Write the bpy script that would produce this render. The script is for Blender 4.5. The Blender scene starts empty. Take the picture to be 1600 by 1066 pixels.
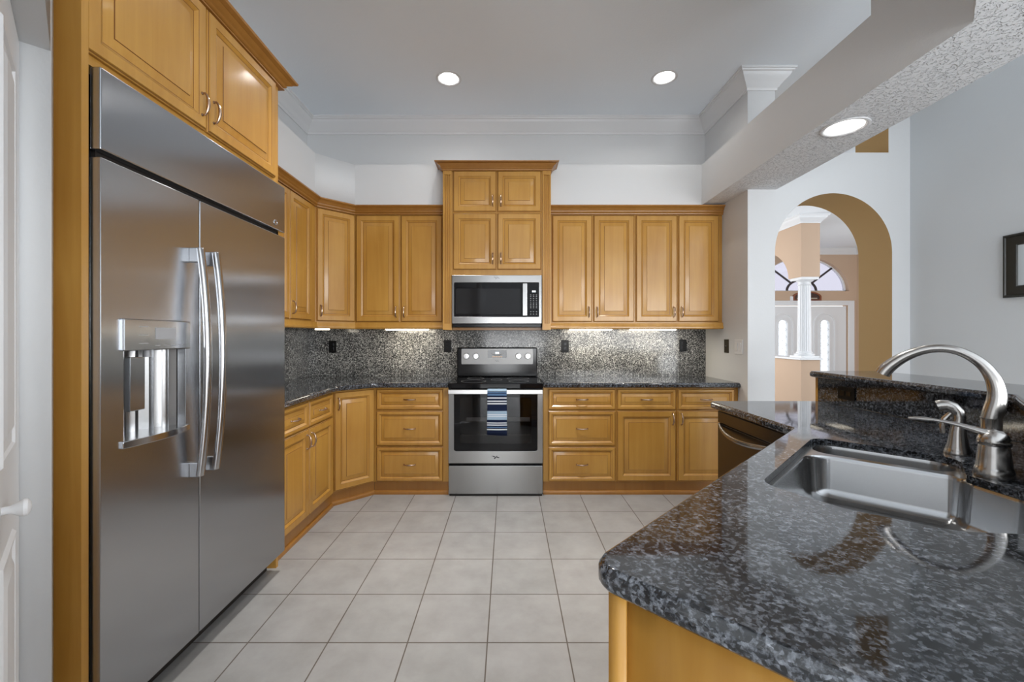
import bpy, bmesh, math, random
from mathutils import Vector, Matrix
from mathutils.geometry import tessellate_polygon

random.seed(4)
SC = bpy.context.scene
COL = SC.collection
R = math.radians

# ------------------------------------------------------------------ camera
EYE = 1.296
F = 667.0
VX, VY = 794.0, 525.0
cam = bpy.data.cameras.new('camera')
cam.sensor_width = 36.0
cam.lens = F * 36.0 / 1600.0
cam.shift_x = (800 - VX) / 1600.0
cam.shift_y = (VY - 533) / 1600.0
cam.clip_start = 0.02
cam.clip_end = 200
camo = bpy.data.objects.new('camera', cam)
COL.objects.link(camo)
camo.location = (0, 0, EYE)
camo.rotation_euler = (R(90), 0, 0)
SC.camera = camo

# ------------------------------------------------------------------ sky, daylight and added fill
world = bpy.data.worlds.new('sky')
SC.world = world
world.use_nodes = True
wbg = world.node_tree.nodes['Background']
wbg.inputs[0].default_value = (0.86, 0.93, 1.0, 1)
wbg.inputs[1].default_value = 1.0


def area_light(name, loc, direction, sx, sy, power, col=(1, 1, 1), shape='RECTANGLE'):
    l = bpy.data.lights.new(name, 'AREA')
    l.shape = shape
    l.size = sx
    l.size_y = sy
    l.energy = power
    l.color = col
    o = bpy.data.objects.new(name, l)
    COL.objects.link(o)
    o.location = loc
    o.rotation_euler = Vector(direction).to_track_quat('-Z', 'Y').to_euler()
    return o


# daylight through the rear and side glazing; nook and foyer lights are added fill
area_light('rear_glazing_daylight', (3.6, -4.85, 1.3), (-0.15, 1, 0.03), 3.6, 2.2, 135, (0.95, 0.975, 1.0))
area_light('nook_fill_light', (-0.6, -4.85, 0.80), (0.05, 1, 0.0), 3.4, 1.2, 85, (0.97, 0.985, 1.0))  # unseen low fill added to brighten the base cabinet fronts
area_light('side_glazing_daylight', (5.95, -1.6, 1.45), (-1, 0.10, 0.03), 3.2, 2.1, 140, (0.94, 0.97, 1.0))
area_light('foyer_fill_light', (2.6, 9.0, 1.6), (0.8, -0.35, 0.05), 2.0, 2.2, 42, (0.95, 0.975, 1.0))  # unseen light added to fill the foyer from its open left side
area_light('entry_door_fill', (7.0, 3.9, 1.7), (-0.05, 1, 0.02), 2.2, 1.8, 60, (0.86, 0.93, 1.0))  # added to brighten the entry doors, no window stands here

SC.view_settings.view_transform = 'Standard'
SC.view_settings.look = 'None'
SC.view_settings.gamma = 1.0
SC.view_settings.use_curve_mapping = False
SC.view_settings.exposure = 0.93
SC.cycles.use_denoising = True
SC.cycles.sample_clamp_indirect = 6.0
SC.cycles.max_bounces = 10
SC.cycles.diffuse_bounces = 7
SC.cycles.glossy_bounces = 5
SC.cycles.transparent_max_bounces = 10
SC.cycles.caustics_reflective = False
SC.cycles.caustics_refractive = False

# lamp strengths (the lamps are built further down)
P_DOWN = 1.25
P_FILL_CAN = 7
P_UNDER = 1.7


def px(x, Y):      # metres right of the lens axis
    return (x - VX) * Y / F


def pz(y, Y):      # height above the floor
    return EYE + (VY - y) * Y / F


# ------------------------------------------------------------------ materials
def mat(name, col=(0.8, 0.8, 0.8), rough=0.5, metal=0.0, spec=0.5, emit=None, estr=0.0, coat=0.0):
    m = bpy.data.materials.new(name)
    m.use_nodes = True
    b = m.node_tree.nodes['Principled BSDF']
    b.inputs['Base Color'].default_value = (*col, 1)
    b.inputs['Roughness'].default_value = rough
    b.inputs['Metallic'].default_value = metal
    b.inputs['Specular IOR Level'].default_value = spec
    if coat:
        b.inputs['Coat Weight'].default_value = coat
        b.inputs['Coat Roughness'].default_value = 0.12
    if emit:
        b.inputs['Emission Color'].default_value = (*emit, 1)
        b.inputs['Emission Strength'].default_value = estr
    return m


def N(m, typ, **kw):
    n = m.node_tree.nodes.new(typ)
    for k, v in kw.items():
        if k in n.inputs:
            n.inputs[k].default_value = v
        else:
            setattr(n, k, v)
    return n


def L(m, a, ao, b, bi):
    m.node_tree.links.new(a.outputs[ao], b.inputs[bi])


def bsdf(m):
    return m.node_tree.nodes['Principled BSDF']


def ramp(m, stops, mode='LINEAR'):
    r = N(m, 'ShaderNodeValToRGB')
    r.color_ramp.interpolation = mode
    els = r.color_ramp.elements
    els[0].position = stops[0][0]
    els[0].color = (*stops[0][1], 1)
    els[1].position = stops[1][0]
    els[1].color = (*stops[1][1], 1)
    for p, c in stops[2:]:
        e = els.new(p)
        e.color = (*c, 1)
    return r


def wood_mat(name, a, b, rough=0.36):
    m = mat(name, a, rough, coat=0.25)
    tc = N(m, 'ShaderNodeTexCoord')
    oi = N(m, 'ShaderNodeObjectInfo')
    add = N(m, 'ShaderNodeVectorMath', operation='MULTIPLY_ADD')
    L(m, oi, 'Random', add, 0)
    add.inputs[1].default_value = (7.3, 5.1, 9.7)
    L(m, tc, 'Object', add, 2)
    mp = N(m, 'ShaderNodeMapping')
    mp.inputs['Scale'].default_value = (14, 14, 0.9)
    L(m, add, 0, mp, 0)
    n1 = N(m, 'ShaderNodeTexNoise', Scale=1.6, Detail=5.0, Roughness=0.6, Distortion=0.6)
    L(m, mp, 0, n1, 'Vector')
    n2 = N(m, 'ShaderNodeTexNoise', Scale=2.2, Detail=3.0)
    L(m, add, 0, n2, 'Vector')
    mx = N(m, 'ShaderNodeMath', operation='MULTIPLY_ADD')
    L(m, n2, 'Fac', mx, 0)
    mx.inputs[1].default_value = 0.55
    sc = N(m, 'ShaderNodeMath', operation='MULTIPLY')
    L(m, n1, 'Fac', sc, 0)
    sc.inputs[1].default_value = 0.5
    L(m, sc, 0, mx, 2)
    r = ramp(m, [(0.30, b), (0.72, a)])
    L(m, mx, 0, r, 0)
    L(m, r, 0, bsdf(m), 'Base Color')
    return m


def granite_mat(name, scale, stops, fleck=0.45, rough=0.05, spec=0.8):
    m = mat(name, (0.03, 0.03, 0.035), rough, spec=spec)
    tc = N(m, 'ShaderNodeTexCoord')
    nz = N(m, 'ShaderNodeTexNoise', Scale=scale * 0.5, Detail=2.0)
    L(m, tc, 'Object', nz, 'Vector')
    off = N(m, 'ShaderNodeVectorMath', operation='MULTIPLY_ADD')
    L(m, nz, 'Color', off, 0)
    off.inputs[1].default_value = (1.6 / scale,) * 3
    L(m, tc, 'Object', off, 2)
    v = N(m, 'ShaderNodeTexVoronoi', Scale=scale * 1.3)
    L(m, off, 0, v, 'Vector')
    sep = N(m, 'ShaderNodeSeparateColor')
    L(m, v, 'Color', sep, 0)
    n1 = N(m, 'ShaderNodeTexNoise', Scale=scale * 0.62, Detail=4.0, Roughness=0.65)
    L(m, tc, 'Object', n1, 'Vector')
    n2 = N(m, 'ShaderNodeTexNoise', Scale=7.0, Detail=3.0)
    L(m, tc, 'Object', n2, 'Vector')
    a = N(m, 'ShaderNodeMath', operation='MULTIPLY')
    L(m, sep, 0, a, 0)
    a.inputs[1].default_value = fleck
    b = N(m, 'ShaderNodeMath', operation='MULTIPLY_ADD')
    L(m, n1, 'Fac', b, 0)
    b.inputs[1].default_value = 1.1
    L(m, a, 0, b, 2)
    c = N(m, 'ShaderNodeMath', operation='MULTIPLY_ADD')
    L(m, n2, 'Fac', c, 0)
    c.inputs[1].default_value = 0.25
    L(m, b, 0, c, 2)
    d = N(m, 'ShaderNodeMath', operation='SUBTRACT')
    L(m, c, 0, d, 0)
    d.inputs[1].default_value = 0.4
    r = ramp(m, stops)
    L(m, d, 0, r, 0)
    L(m, r, 0, bsdf(m), 'Base Color')
    return m


def steel_mat(name, col, rough, rot=0.0, aniso=0.75):
    m = mat(name, col, rough, 1.0)
    b = bsdf(m)
    b.inputs['Anisotropic'].default_value = aniso
    b.inputs['Anisotropic Rotation'].default_value = rot
    tg = N(m, 'ShaderNodeTangent', direction_type='RADIAL', axis='Z')
    L(m, tg, 0, b, 'Tangent')
    return m


def wall_mat(name, col, rough=0.75, bump=0.06, scale=90.0):
    m = mat(name, col, rough, spec=0.3)
    tc = N(m, 'ShaderNodeTexCoord')
    n = N(m, 'ShaderNodeTexNoise', Scale=scale, Detail=3.0)
    L(m, tc, 'Object', n, 'Vector')
    bp = N(m, 'ShaderNodeBump', Strength=bump, Distance=0.01)
    L(m, n, 'Fac', bp, 'Height')
    L(m, bp, 0, bsdf(m), 'Normal')
    return m


def knock_mat(name, col):
    m = mat(name, col, 0.8, spec=0.2)
    tc = N(m, 'ShaderNodeTexCoord')
    n = N(m, 'ShaderNodeTexNoise', Scale=70.0, Detail=2.5, Roughness=0.55, Distortion=0.6)
    L(m, tc, 'Object', n, 'Vector')
    r = ramp(m, [(0.40, (0, 0, 0)), (0.47, (1, 1, 1))])
    L(m, n, 'Fac', r, 0)
    bp = N(m, 'ShaderNodeBump', Strength=0.9, Distance=0.010)
    L(m, r, 0, bp, 'Height')
    L(m, bp, 0, bsdf(m), 'Normal')
    return m


def tile_mat():
    m = mat('floor_tile', (0.6, 0.56, 0.52), 0.42, spec=0.35)
    tc = N(m, 'ShaderNodeTexCoord')
    mp = N(m, 'ShaderNodeMapping')
    mp.inputs['Location'].default_value = (0.088 + 0.337 * 40, -2.14 + 0.337 * 40, 0)
    L(m, tc, 'Object', mp, 0)
    br = N(m, 'ShaderNodeTexBrick', offset=0.0, squash=1.0)
    br.inputs['Scale'].default_value = 1.0
    br.inputs['Brick Width'].default_value = 0.337
    br.inputs['Row Height'].default_value = 0.337
    br.inputs['Mortar Size'].default_value = 0.0028
    br.inputs['Mortar Smooth'].default_value = 0.1
    br.inputs['Color1'].default_value = (0.325, 0.322, 0.312, 1)
    br.inputs['Color2'].default_value = (0.35, 0.343, 0.333, 1)
    br.inputs['Mortar'].default_value = (0.115, 0.095, 0.08, 1)
    L(m, mp, 0, br, 'Vector')
    n = N(m, 'ShaderNodeTexNoise', Scale=5.5, Detail=6.0, Roughness=0.62)
    L(m, tc, 'Object', n, 'Vector')
    r = ramp(m, [(0.33, (0.86, 0.855, 0.85)), (0.66, (1.06, 1.06, 1.07))])
    L(m, n, 'Fac', r, 0)
    mx = N(m, 'ShaderNodeMix', data_type='RGBA', blend_type='MULTIPLY')
    mx.inputs['Factor'].default_value = 1.0
    m.node_tree.links.new(br.outputs['Color'], mx.inputs[6])
    m.node_tree.links.new(r.outputs[0], mx.inputs[7])
    m.node_tree.links.new(mx.outputs[2], bsdf(m).inputs['Base Color'])
    bp = N(m, 'ShaderNodeBump', Strength=0.5, Distance=0.004, invert=True)
    L(m, br, 'Fac', bp, 'Height')
    L(m, bp, 0, bsdf(m), 'Normal')
    return m


def pane_mat(name, tint=(1, 1, 1), gloss=0.06):
    m = bpy.data.materials.new(name)
    m.use_nodes = True
    nt = m.node_tree
    nt.nodes.remove(nt.nodes['Principled BSDF'])
    t = nt.nodes.new('ShaderNodeBsdfTransparent')
    t.inputs[0].default_value = (*tint, 1)
    g = nt.nodes.new('ShaderNodeBsdfGlossy')
    g.inputs['Roughness'].default_value = 0.02
    x = nt.nodes.new('ShaderNodeMixShader')
    x.inputs[0].default_value = gloss
    nt.links.new(t.outputs[0], x.inputs[1])
    nt.links.new(g.outputs[0], x.inputs[2])
    nt.links.new(x.outputs[0], nt.nodes['Material Output'].inputs[0])
    return m


def towel_mat(z0, z1):
    m = mat('towel_stripes', (0.1, 0.15, 0.3), 0.95, spec=0.1)
    navy = (0.012, 0.018, 0.045)
    blue = (0.12, 0.21, 0.36)
    lite = (0.30, 0.40, 0.50)
    whit = (0.70, 0.72, 0.76)
    st = [(0.0, lite), (0.045, navy), (0.065, blue), (0.085, navy), (0.105, blue), (0.135, navy), (0.175, whit),
          (0.2, navy), (0.245, whit), (0.27, navy), (0.30, whit), (0.325, navy), (0.47, lite), (0.545, whit),
          (0.56, lite), (0.585, whit), (0.595, lite), (0.66, navy), (0.715, whit), (0.735, navy), (0.76, whit),
          (0.785, navy), (0.81, blue), (0.83, navy), (0.855, whit), (0.88, navy)]
    tc = N(m, 'ShaderNodeTexCoord')
    sp = N(m, 'ShaderNodeSeparateXYZ')
    L(m, tc, 'Object', sp, 0)
    mr = N(m, 'ShaderNodeMapRange')
    mr.inputs['From Min'].default_value = z1
    mr.inputs['From Max'].default_value = z0
    L(m, sp, 'Z', mr, 'Value')
    r = ramp(m, st, 'CONSTANT')
    L(m, mr, 0, r, 0)
    L(m, r, 0, bsdf(m), 'Base Color')
    return m


M = {}
M['wood'] = wood_mat('honey_maple', (0.525, 0.285, 0.060), (0.375, 0.170, 0.024))
M['wood_dark'] = wood_mat('stained_maple_trim', (0.36, 0.165, 0.034), (0.27, 0.11, 0.018))
M['wood_glaze'] = wood_mat('maple_glaze_line', (0.22, 0.085, 0.018), (0.15, 0.055, 0.010))
M['granite'] = granite_mat('dark_granite', 135.0, [(0.0, (0.006, 0.0065, 0.008)), (0.30, (0.009, 0.010, 0.012)), (0.39, (0.024, 0.026, 0.030)),
                                                (0.48, (0.065, 0.070, 0.080)), (0.60, (0.125, 0.134, 0.152)), (0.74, (0.20, 0.215, 0.24)), (0.90, (0.42, 0.45, 0.50))], 0.30)
M['splash'] = granite_mat('dark_granite_splash', 165.0, [(0.0, (0.010, 0.0105, 0.012)), (0.40, (0.016, 0.017, 0.019)), (0.52, (0.06, 0.06, 0.062)),
                                                      (0.66, (0.17, 0.17, 0.165)), (0.80, (0.34, 0.34, 0.33)), (0.95, (0.62, 0.62, 0.60))], 0.6, 0.12, 0.28)
M['steel_fridge'] = steel_mat('brushed_steel_door', (0.43, 0.443, 0.465), 0.215, 0.0, 0.85)
M['steel'] = steel_mat('brushed_steel', (0.33, 0.328, 0.325), 0.27, 0.25, 0.55)
M['steel_sink'] = steel_mat('sink_steel', (0.37, 0.37, 0.372), 0.19, 0.25, 0.55)
M['nickel'] = mat('brushed_nickel', (0.46, 0.44, 0.42), 0.22, 1.0)
M['handle_steel'] = mat('handle_steel', (0.50, 0.50, 0.51), 0.2, 1.0)
M['pull'] = mat('cabinet_pull_metal', (0.50, 0.36, 0.27), 0.26, 1.0)
M['dark_steel'] = steel_mat('dark_stainless', (0.115, 0.10, 0.09), 0.26, 0.25, 0.6)
M['black'] = mat('black_enamel', (0.006, 0.006, 0.007), 0.15, spec=0.35)
M['black_glass'] = mat('black_glass', (0.005, 0.005, 0.006), 0.03, spec=0.3)
M['oven_window'] = mat('oven_window_glass', (0.014, 0.014, 0.015), 0.04, spec=0.35)
M['black_plastic'] = mat('black_plastic', (0.004, 0.004, 0.004), 0.35, spec=0.2)
M['grey_plastic'] = mat('grey_plastic', (0.33, 0.33, 0.34), 0.4)
M['wall'] = wall_mat('white_wall_paint', (0.635, 0.642, 0.648))
M['wall_cool'] = wall_mat('pale_grey_wall_paint', (0.635, 0.665, 0.685))
M['ceil'] = wall_mat('ceiling_paint', (0.83, 0.875, 0.92), bump=0.10, scale=70)
M['knock'] = knock_mat('knockdown_texture', (0.76, 0.76, 0.77))
M['trim'] = mat('white_trim_paint', (0.70, 0.70, 0.705), 0.4)
M['tan'] = wall_mat('tan_wall_paint', (0.51, 0.365, 0.26))
M['ochre'] = wall_mat('ochre_jamb_paint', (0.50, 0.32, 0.135))
M['floor'] = tile_mat()
M['lamp'] = mat('lamp_lens', (1, 1, 1), 0.4, emit=(1.0, 0.97, 0.92), estr=9.0)
M['lamp_warm'] = mat('warm_diffuser', (1, 1, 1), 0.4, emit=(1.0, 0.90, 0.72), estr=5.0)
M['glow'] = mat('display_digits', (0.1, 0.1, 0.1), 0.4, emit=(0.75, 0.9, 1.0), estr=3.0)
M['amber'] = mat('display_marks', (0.1, 0.1, 0.1), 0.4, emit=(1.0, 0.55, 0.25), estr=0.5)
M['key'] = mat('keypad_marks', (0.32, 0.32, 0.32), 0.5)
M['bronze'] = mat('bronze_plate', (0.055, 0.04, 0.018), 0.35, 0.6)
M['pane'] = pane_mat('clear_pane', (0.70, 0.675, 0.71))
M['pane_leaded'] = pane_mat('leaded_pane', (1, 1, 1))
M['muntin'] = mat('dark_muntin', (0.03, 0.02, 0.022), 0.5)
M['came'] = mat('lead_came', (0.42, 0.43, 0.45), 0.4)
M['plaque'] = mat('plaque_wood', (0.20, 0.055, 0.02), 0.45)
M['plaque_in'] = mat('plaque_panel', (0.045, 0.018, 0.012), 0.5)
M['plaque_mark'] = mat('plaque_carving', (0.42, 0.36, 0.28), 0.6)
M['paper'] = mat('picture_paper', (0.55, 0.60, 0.63), 0.6)
M['frame'] = mat('black_picture_frame', (0.010, 0.010, 0.007), 0.35)
M['bright_steel'] = mat('bright_satin_steel', (0.72, 0.72, 0.72), 0.36, 1.0)
M['panel_steel'] = mat('panel_steel', (0.27, 0.265, 0.26), 0.42, 1.0)
M['rubber'] = mat('rubber', (0.015, 0.012, 0.010), 0.6)
M['rack'] = mat('oven_rack_wire', (0.30, 0.29, 0.27), 0.35, 0.8)


# ------------------------------------------------------------------ mesh builder
class MB:
    def __init__(s):
        s.v = []
        s.f = []
        s.m = []

    def add(s, verts, faces, mi=0):
        o = len(s.v)
        s.v += [tuple(p) for p in verts]
        s.f += [tuple(i + o for i in f) for f in faces]
        s.m += [mi] * len(faces)
        return s

    def box(s, x0, x1, y0, y1, z0, z1, mi=0):
        v = [(x, y, z) for z in (z0, z1) for y in (y0, y1) for x in (x0, x1)]
        f = [(0, 2, 3, 1), (4, 5, 7, 6), (0, 1, 5, 4), (2, 6, 7, 3), (0, 4, 6, 2), (1, 3, 7, 5)]
        return s.add(v, f, mi)

    def rings(s, rings, mi=0, closed=True, cap0=True, cap1=True):
        n = len(rings[0])
        o = len(s.v)
        for r in rings:
            s.v += [tuple(p) for p in r]
        for i in range(len(rings) - 1):
            for j in range(n if closed else n - 1):
                k = (j + 1) % n
                s.f.append((o + i * n + j, o + i * n + k, o + (i + 1) * n + k, o + (i + 1) * n + j))
                s.m.append(mi)
        if cap0:
            s.f.append(tuple(o + j for j in range(n)))
            s.m.append(mi)
        if cap1:
            s.f.append(tuple(o + (len(rings) - 1) * n + j for j in range(n)))
            s.m.append(mi)
        return s

    def prism(s, poly, z0, z1, mi=0, axis='Z'):
        def P(a, b, c):
            return (a, b, c) if axis == 'Z' else ((a, c, b) if axis == 'Y' else (c, a, b))
        return s.rings([[P(a, b, z0) for a, b in poly], [P(a, b, z1) for a, b in poly]], mi)

    def holed(s, outer, holes, z0, z1, mi=0, axis='Z', mi_in=None):
        def P(a, b, c):
            return (a, b, c) if axis == 'Z' else ((a, c, b) if axis == 'Y' else (c, a, b))
        loops = [outer] + holes
        flat = [p for l in loops for p in l]
        tris = tessellate_polygon([[Vector((a, b, 0)) for a, b in l] for l in loops])
        n = len(flat)
        vs = [P(a, b, z0) for a, b in flat] + [P(a, b, z1) for a, b in flat]
        s.add(vs, [tuple(t) for t in tris] + [tuple(i + n for i in t) for t in tris], mi)
        k = len(s.v) - len(vs)
        st = 0
        for li, l in enumerate(loops):
            for j in range(len(l)):
                a, b = st + j, st + (j + 1) % len(l)
                s.f.append((k + a, k + b, k + b + n, k + a + n))
                s.m.append(mi if li == 0 or mi_in is None else mi_in)
            st += len(l)
        return s

    def lathe(s, prof, c=(0, 0, 0), n=24, mi=0, mat4=None, cap=True):
        rs = []
        for r, z in prof:
            ring = []
            for j in range(n):
                a = 2 * math.pi * j / n
                p = Vector((r * math.cos(a), r * math.sin(a), z))
                if mat4:
                    p = mat4 @ p
                ring.append((p.x + c[0], p.y + c[1], p.z + c[2]))
            rs.append(ring)
        return s.rings(rs, mi, True, cap, cap)

    def tube(s, pts, rad, n=14, mi=0, flat=1.0, side=None):
        pts = [Vector(p) for p in pts]
        if not hasattr(rad, '__len__'):
            rad = [rad] * len(pts)
        up = Vector(side) if side else None
        rs = []
        prev = None
        for i, p in enumerate(pts):
            t = (pts[min(i + 1, len(pts) - 1)] - pts[max(i - 1, 0)]).normalized()
            if up is not None:
                a = (up - t * up.dot(t)).normalized()
            elif prev is None:
                q = Vector((0, 0, 1)) if abs(t.z) < 0.9 else Vector((1, 0, 0))
                a = (q - t * q.dot(t)).normalized()
            else:
                a = (prev - t * prev.dot(t)).normalized()
            prev = a
            b = t.cross(a)
            rs.append([tuple(p + a * rad[i] * math.cos(2 * math.pi * j / n) + b * rad[i] * flat * math.sin(2 * math.pi * j / n)) for j in range(n)])
        return s.rings(rs, mi)

    def sweep(s, path, prof, mi=0, seg=None, closed=False):
        """profile (out, z) carried along a 2-D path; out lies to the right of travel"""
        n = len(path)
        P = [Vector((a, b)) for a, b in path]

        def nrm(i):
            d = (P[(i + 1) % n] - P[i]).normalized()
            return Vector((d.y, -d.x))
        offs = []
        for i in range(n):
            if closed or 0 < i < n - 1:
                a, b = nrm((i - 1) % n), nrm(i)
                mvec = (a + b)
                mvec = mvec / max(1e-6, mvec.dot(a) if abs(mvec.dot(a)) > 1e-6 else 1)
            else:
                mvec = nrm(0) if i == 0 else nrm(n - 2)
            offs.append(mvec)
        segs = range(n if closed else n - 1) if seg is None else [seg]
        for i in segs:
            j = (i + 1) % n
            r0 = [(P[i].x + offs[i].x * o, P[i].y + offs[i].y * o, z) for o, z in prof]
            r1 = [(P[j].x + offs[j].x * o, P[j].y + offs[j].y * o, z) for o, z in prof]
            s.rings([r0, r1], mi)
        return s

    def panel(s, x0, x1, z0, z1, yb, t=0.02, fr=0.058, bev=0.036, mi=0):
        """raised-panel front facing -y; its back lies on yb"""
        yf = yb - t
        a = fr - 0.018
        prof = [(0, yb, 0), (0, yf + 0.009, 0), (0.003, yf + 0.006, 1), (0.006, yf + 0.0045, 0), (0.008, yf, 0), (a, yf, 1), (a + 0.0015, yf + 0.0015, 0),
                (a + 0.012, yf + 0.007, 0), (fr - 0.003, yf + 0.012, 1), (fr, yf + 0.012, 0),
                (fr + bev, yf + 0.004, 1), (fr + bev + 0.0018, yf + 0.001, 0), (fr + bev + 0.004, yf + 0.001, 0)]
        rs = [[(x0 + i, y, z0 + i), (x1 - i, y, z0 + i), (x1 - i, y, z1 - i), (x0 + i, y, z1 - i)] for i, y, _ in prof]
        n0 = len(s.f)
        s.rings(rs, mi)
        for k in range(len(prof) - 1):
            if prof[k][2]:
                for j in range(4):
                    s.m[n0 + 4 * k + j] = mi + 1
        return s

    def xf(s, mat4):
        s.v = [tuple(mat4 @ Vector(p)) for p in s.v]
        return s

    def build(s, name, mats, parent=None, loc=None, rotz=0.0, bevel=0.0, bseg=2, smooth=35, rot=None):
        me = bpy.data.meshes.new(name)
        bm = bmesh.new()
        bv = [bm.verts.new(p) for p in s.v]
        for f, mi in zip(s.f, s.m):
            try:
                face = bm.faces.new([bv[i] for i in f])
                face.material_index = mi
            except ValueError:
                pass
        bmesh.ops.remove_doubles(bm, verts=bm.verts, dist=1e-5)
        bmesh.ops.recalc_face_normals(bm, faces=bm.faces)
        bm.to_mesh(me)
        bm.free()
        me.set_sharp_from_angle(angle=R(smooth))
        for p in me.polygons:      # flat faces stay truly flat
            nn = p.normal
            if len(p.vertices) != 4 or max(abs(nn.x), abs(nn.y), abs(nn.z)) > 0.999995:
                p.use_smooth = False
        if not isinstance(mats, (list, tuple)):
            mats = [mats]
        for m_ in mats:
            me.materials.append(M[m_] if isinstance(m_, str) else m_)
        o = bpy.data.objects.new(name, me)
        COL.objects.link(o)
        if parent is not None:
            o.parent = parent
        if loc is not None:
            o.location = loc
        o.rotation_euler = rot if rot is not None else (0, 0, rotz)
        if bevel > 0:
            b = o.modifiers.new('bevel', 'BEVEL')
            b.width = bevel
            b.segments = bseg
            b.limit_method = 'ANGLE'
            b.angle_limit = R(40)
        return o


def thing(name, label, cat, loc=(0, 0, 0), rotz=0.0, group=None):
    o = bpy.data.objects.new(name, None)
    o.empty_display_size = 0.1
    COL.objects.link(o)
    o.location = loc
    o.rotation_euler = (0, 0, rotz)
    return tag(o, label, cat, group)


def tag(o, label, cat, group=None):
    o['label'] = label
    o['category'] = cat
    if group:
        o['group'] = group
    return o


def struct(o):
    o['kind'] = 'structure'
    return o


def round_poly(pts, radii, seg=7):
    out = []
    n = len(pts)
    for i in range(n):
        p = Vector(pts[i])
        r = radii[i] if hasattr(radii, '__len__') else radii
        a = (Vector(pts[i - 1]) - p)
        b = (Vector(pts[(i + 1) % n]) - p)
        if r <= 0:
            out.append((p.x, p.y))
            continue
        la, lb = a.length, b.length
        a.normalize()
        b.normalize()
        ang = a.angle(b)
        d = min(r / math.tan(ang / 2), la * 0.48, lb * 0.48)
        rr = d * math.tan(ang / 2)
        c = p + (a + b).normalized() * (rr / math.sin(ang / 2))
        s, e = p + a * d - c, p + b * d - c
        for k in range(seg + 1):
            t = k / seg
            q = s.lerp(e, t)
            q = q.normalized() * rr
            out.append((c.x + q.x, c.y + q.y))
    return out


def area2(poly):
    return sum(poly[i - 1][0] * poly[i][1] - poly[i][0] * poly[i - 1][1] for i in range(len(poly)))


def inset(poly, d):
    """offset a polygon towards its inside"""
    if area2(poly) < 0:
        poly = poly[::-1]
    n = len(poly)
    out = []
    for i in range(n):
        p = Vector(poly[i])
        e0 = (p - Vector(poly[i - 1])).normalized()
        e1 = (Vector(poly[(i + 1) % n]) - p).normalized()
        n0, n1 = Vector((-e0.y, e0.x)), Vector((-e1.y, e1.x))
        m_ = n0 + n1
        m_ = m_ / max(0.3, m_.dot(n0))
        q = p + m_ * d
        out.append((q.x, q.y))
    return out


def arc(cx, cz, a, b, t0, t1, n):
    return [(cx + a * math.cos(R(t0 + (t1 - t0) * k / n)), cz + b * math.sin(R(t0 + (t1 - t0) * k / n))) for k in range(n + 1)]


# ------------------------------------------------------------------ key planes of the place
ZC = 3.355                 # ceiling
YB = 4.08                  # back wall
XL = -1.92                 # left wall
XR = 1.88                  # short return wall right of the counter
YA = 3.35                  # wall with the arch
XE = 3.154                 # far right wall
ZT = 0.916                 # worktops
SOF0, SOF1 = 2.432, 2.80   # soffit over the wall cabinets
YBASE, YUP, YTOW = 3.49, 3.75, 3.65
XBASE, XUP = -1.33, -1.587

# ------------------------------------------------------------------ structure
struct(MB().box(-3.0, 9.0, -5.2, 10.4, -0.12, 0).build('floor', 'floor'))

LAMPS = [(px(701, 3.416), 3.416), (px(1038, 3.40), 3.40)]
circ = lambda x, y, r, n=28: [(x + r * math.cos(2 * math.pi * k / n), y + r * math.sin(2 * math.pi * k / n)) for k in range(n)]
struct(MB().holed([(-3.0, -5.2), (9.0, -5.2), (9.0, 10.4), (-3.0, 10.4)], [circ(x, y, 0.077) for x, y in LAMPS], ZC, ZC + 0.1).build('ceiling', 'ceil'))

struct(MB().box(XL - 0.12, 2.094, YB, YB + 0.12, 0, ZC).build('wall_back', 'wall'))
struct(MB().box(XL - 0.12, XL, 1.262, YB, 0, ZC).build('wall_left', 'wall'))
# return wall beside the counter, full height pier
struct(MB().box(XR, 2.094, 3.67, YB, 0, ZC).build('wall_return', 'wall'))

# wall with the arched opening and the open niche above it
arch = [(2.094, 0.0)] + [(p, q) for p, q in arc(2.5535, 1.953, 0.4595, 0.463, 180, 0, 40)] + [(3.013, 0.0)]
outl = [(XR, 0.0)] + arch + [(XE + 0.12, 0.0), (XE + 0.12, ZC), (2.985, ZC), (2.985, 2.735), (2.094, 2.735), (2.094, ZC), (XR, ZC)]
wa = MB()
wa.prism(outl, YA, 3.67, 0, 'Y')
for i, f in enumerate(wa.f):
    if len(f) == 4:
        vs = [wa.v[k] for k in f]
        xs = [p[0] for p in vs]
        zs = [p[2] for p in vs]
        if min(xs) > 2.09 and max(xs) < 3.02 and max(zs) <= 2.74 and min(zs) >= -0.01 or (abs(min(xs) - 2.985) < 1e-4 and abs(max(xs) - 2.985) < 1e-4):
            wa.m[i] = 1
struct(wa.build('wall_arch', ['wall', 'ochre'], smooth=20))

struct(MB().box(XE, XE + 0.12, 1.0, YA, 0, ZC).build('wall_right', 'wall_cool'))
# family room behind the camera: sliding doors in the rear wall, a wide window on the right
XW = 6.1
struct(MB().holed([(-3.0, 0), (XW + 0.12, 0), (XW + 0.12, ZC), (-3.0, ZC)], [[(1.8, 0.06), (5.4, 0.06), (5.4, 2.45), (1.8, 2.45)], [(-2.3, 0.15), (1.1, 0.15), (1.1, 1.5), (-2.3, 1.5)]], -5.12, -5.0, 0, 'Y').build('wall_rear', 'wall'))
sl = MB()
for x in (1.8, 2.98, 4.15, 5.33):
    sl.box(x, x + 0.07, -5.09, -5.03, 0.06, 2.45)
for z in (0.06, 2.38):
    sl.box(1.8, 5.4, -5.085, -5.035, z, z + 0.07)
struct(sl.build('window_2', 'trim'))
sl = MB()  # unseen low window added around the nook fill light
for x in (-2.3, -1.19, -0.08, 1.03):
    sl.box(x, x + 0.07, -5.09, -5.03, 0.15, 1.5)
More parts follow.
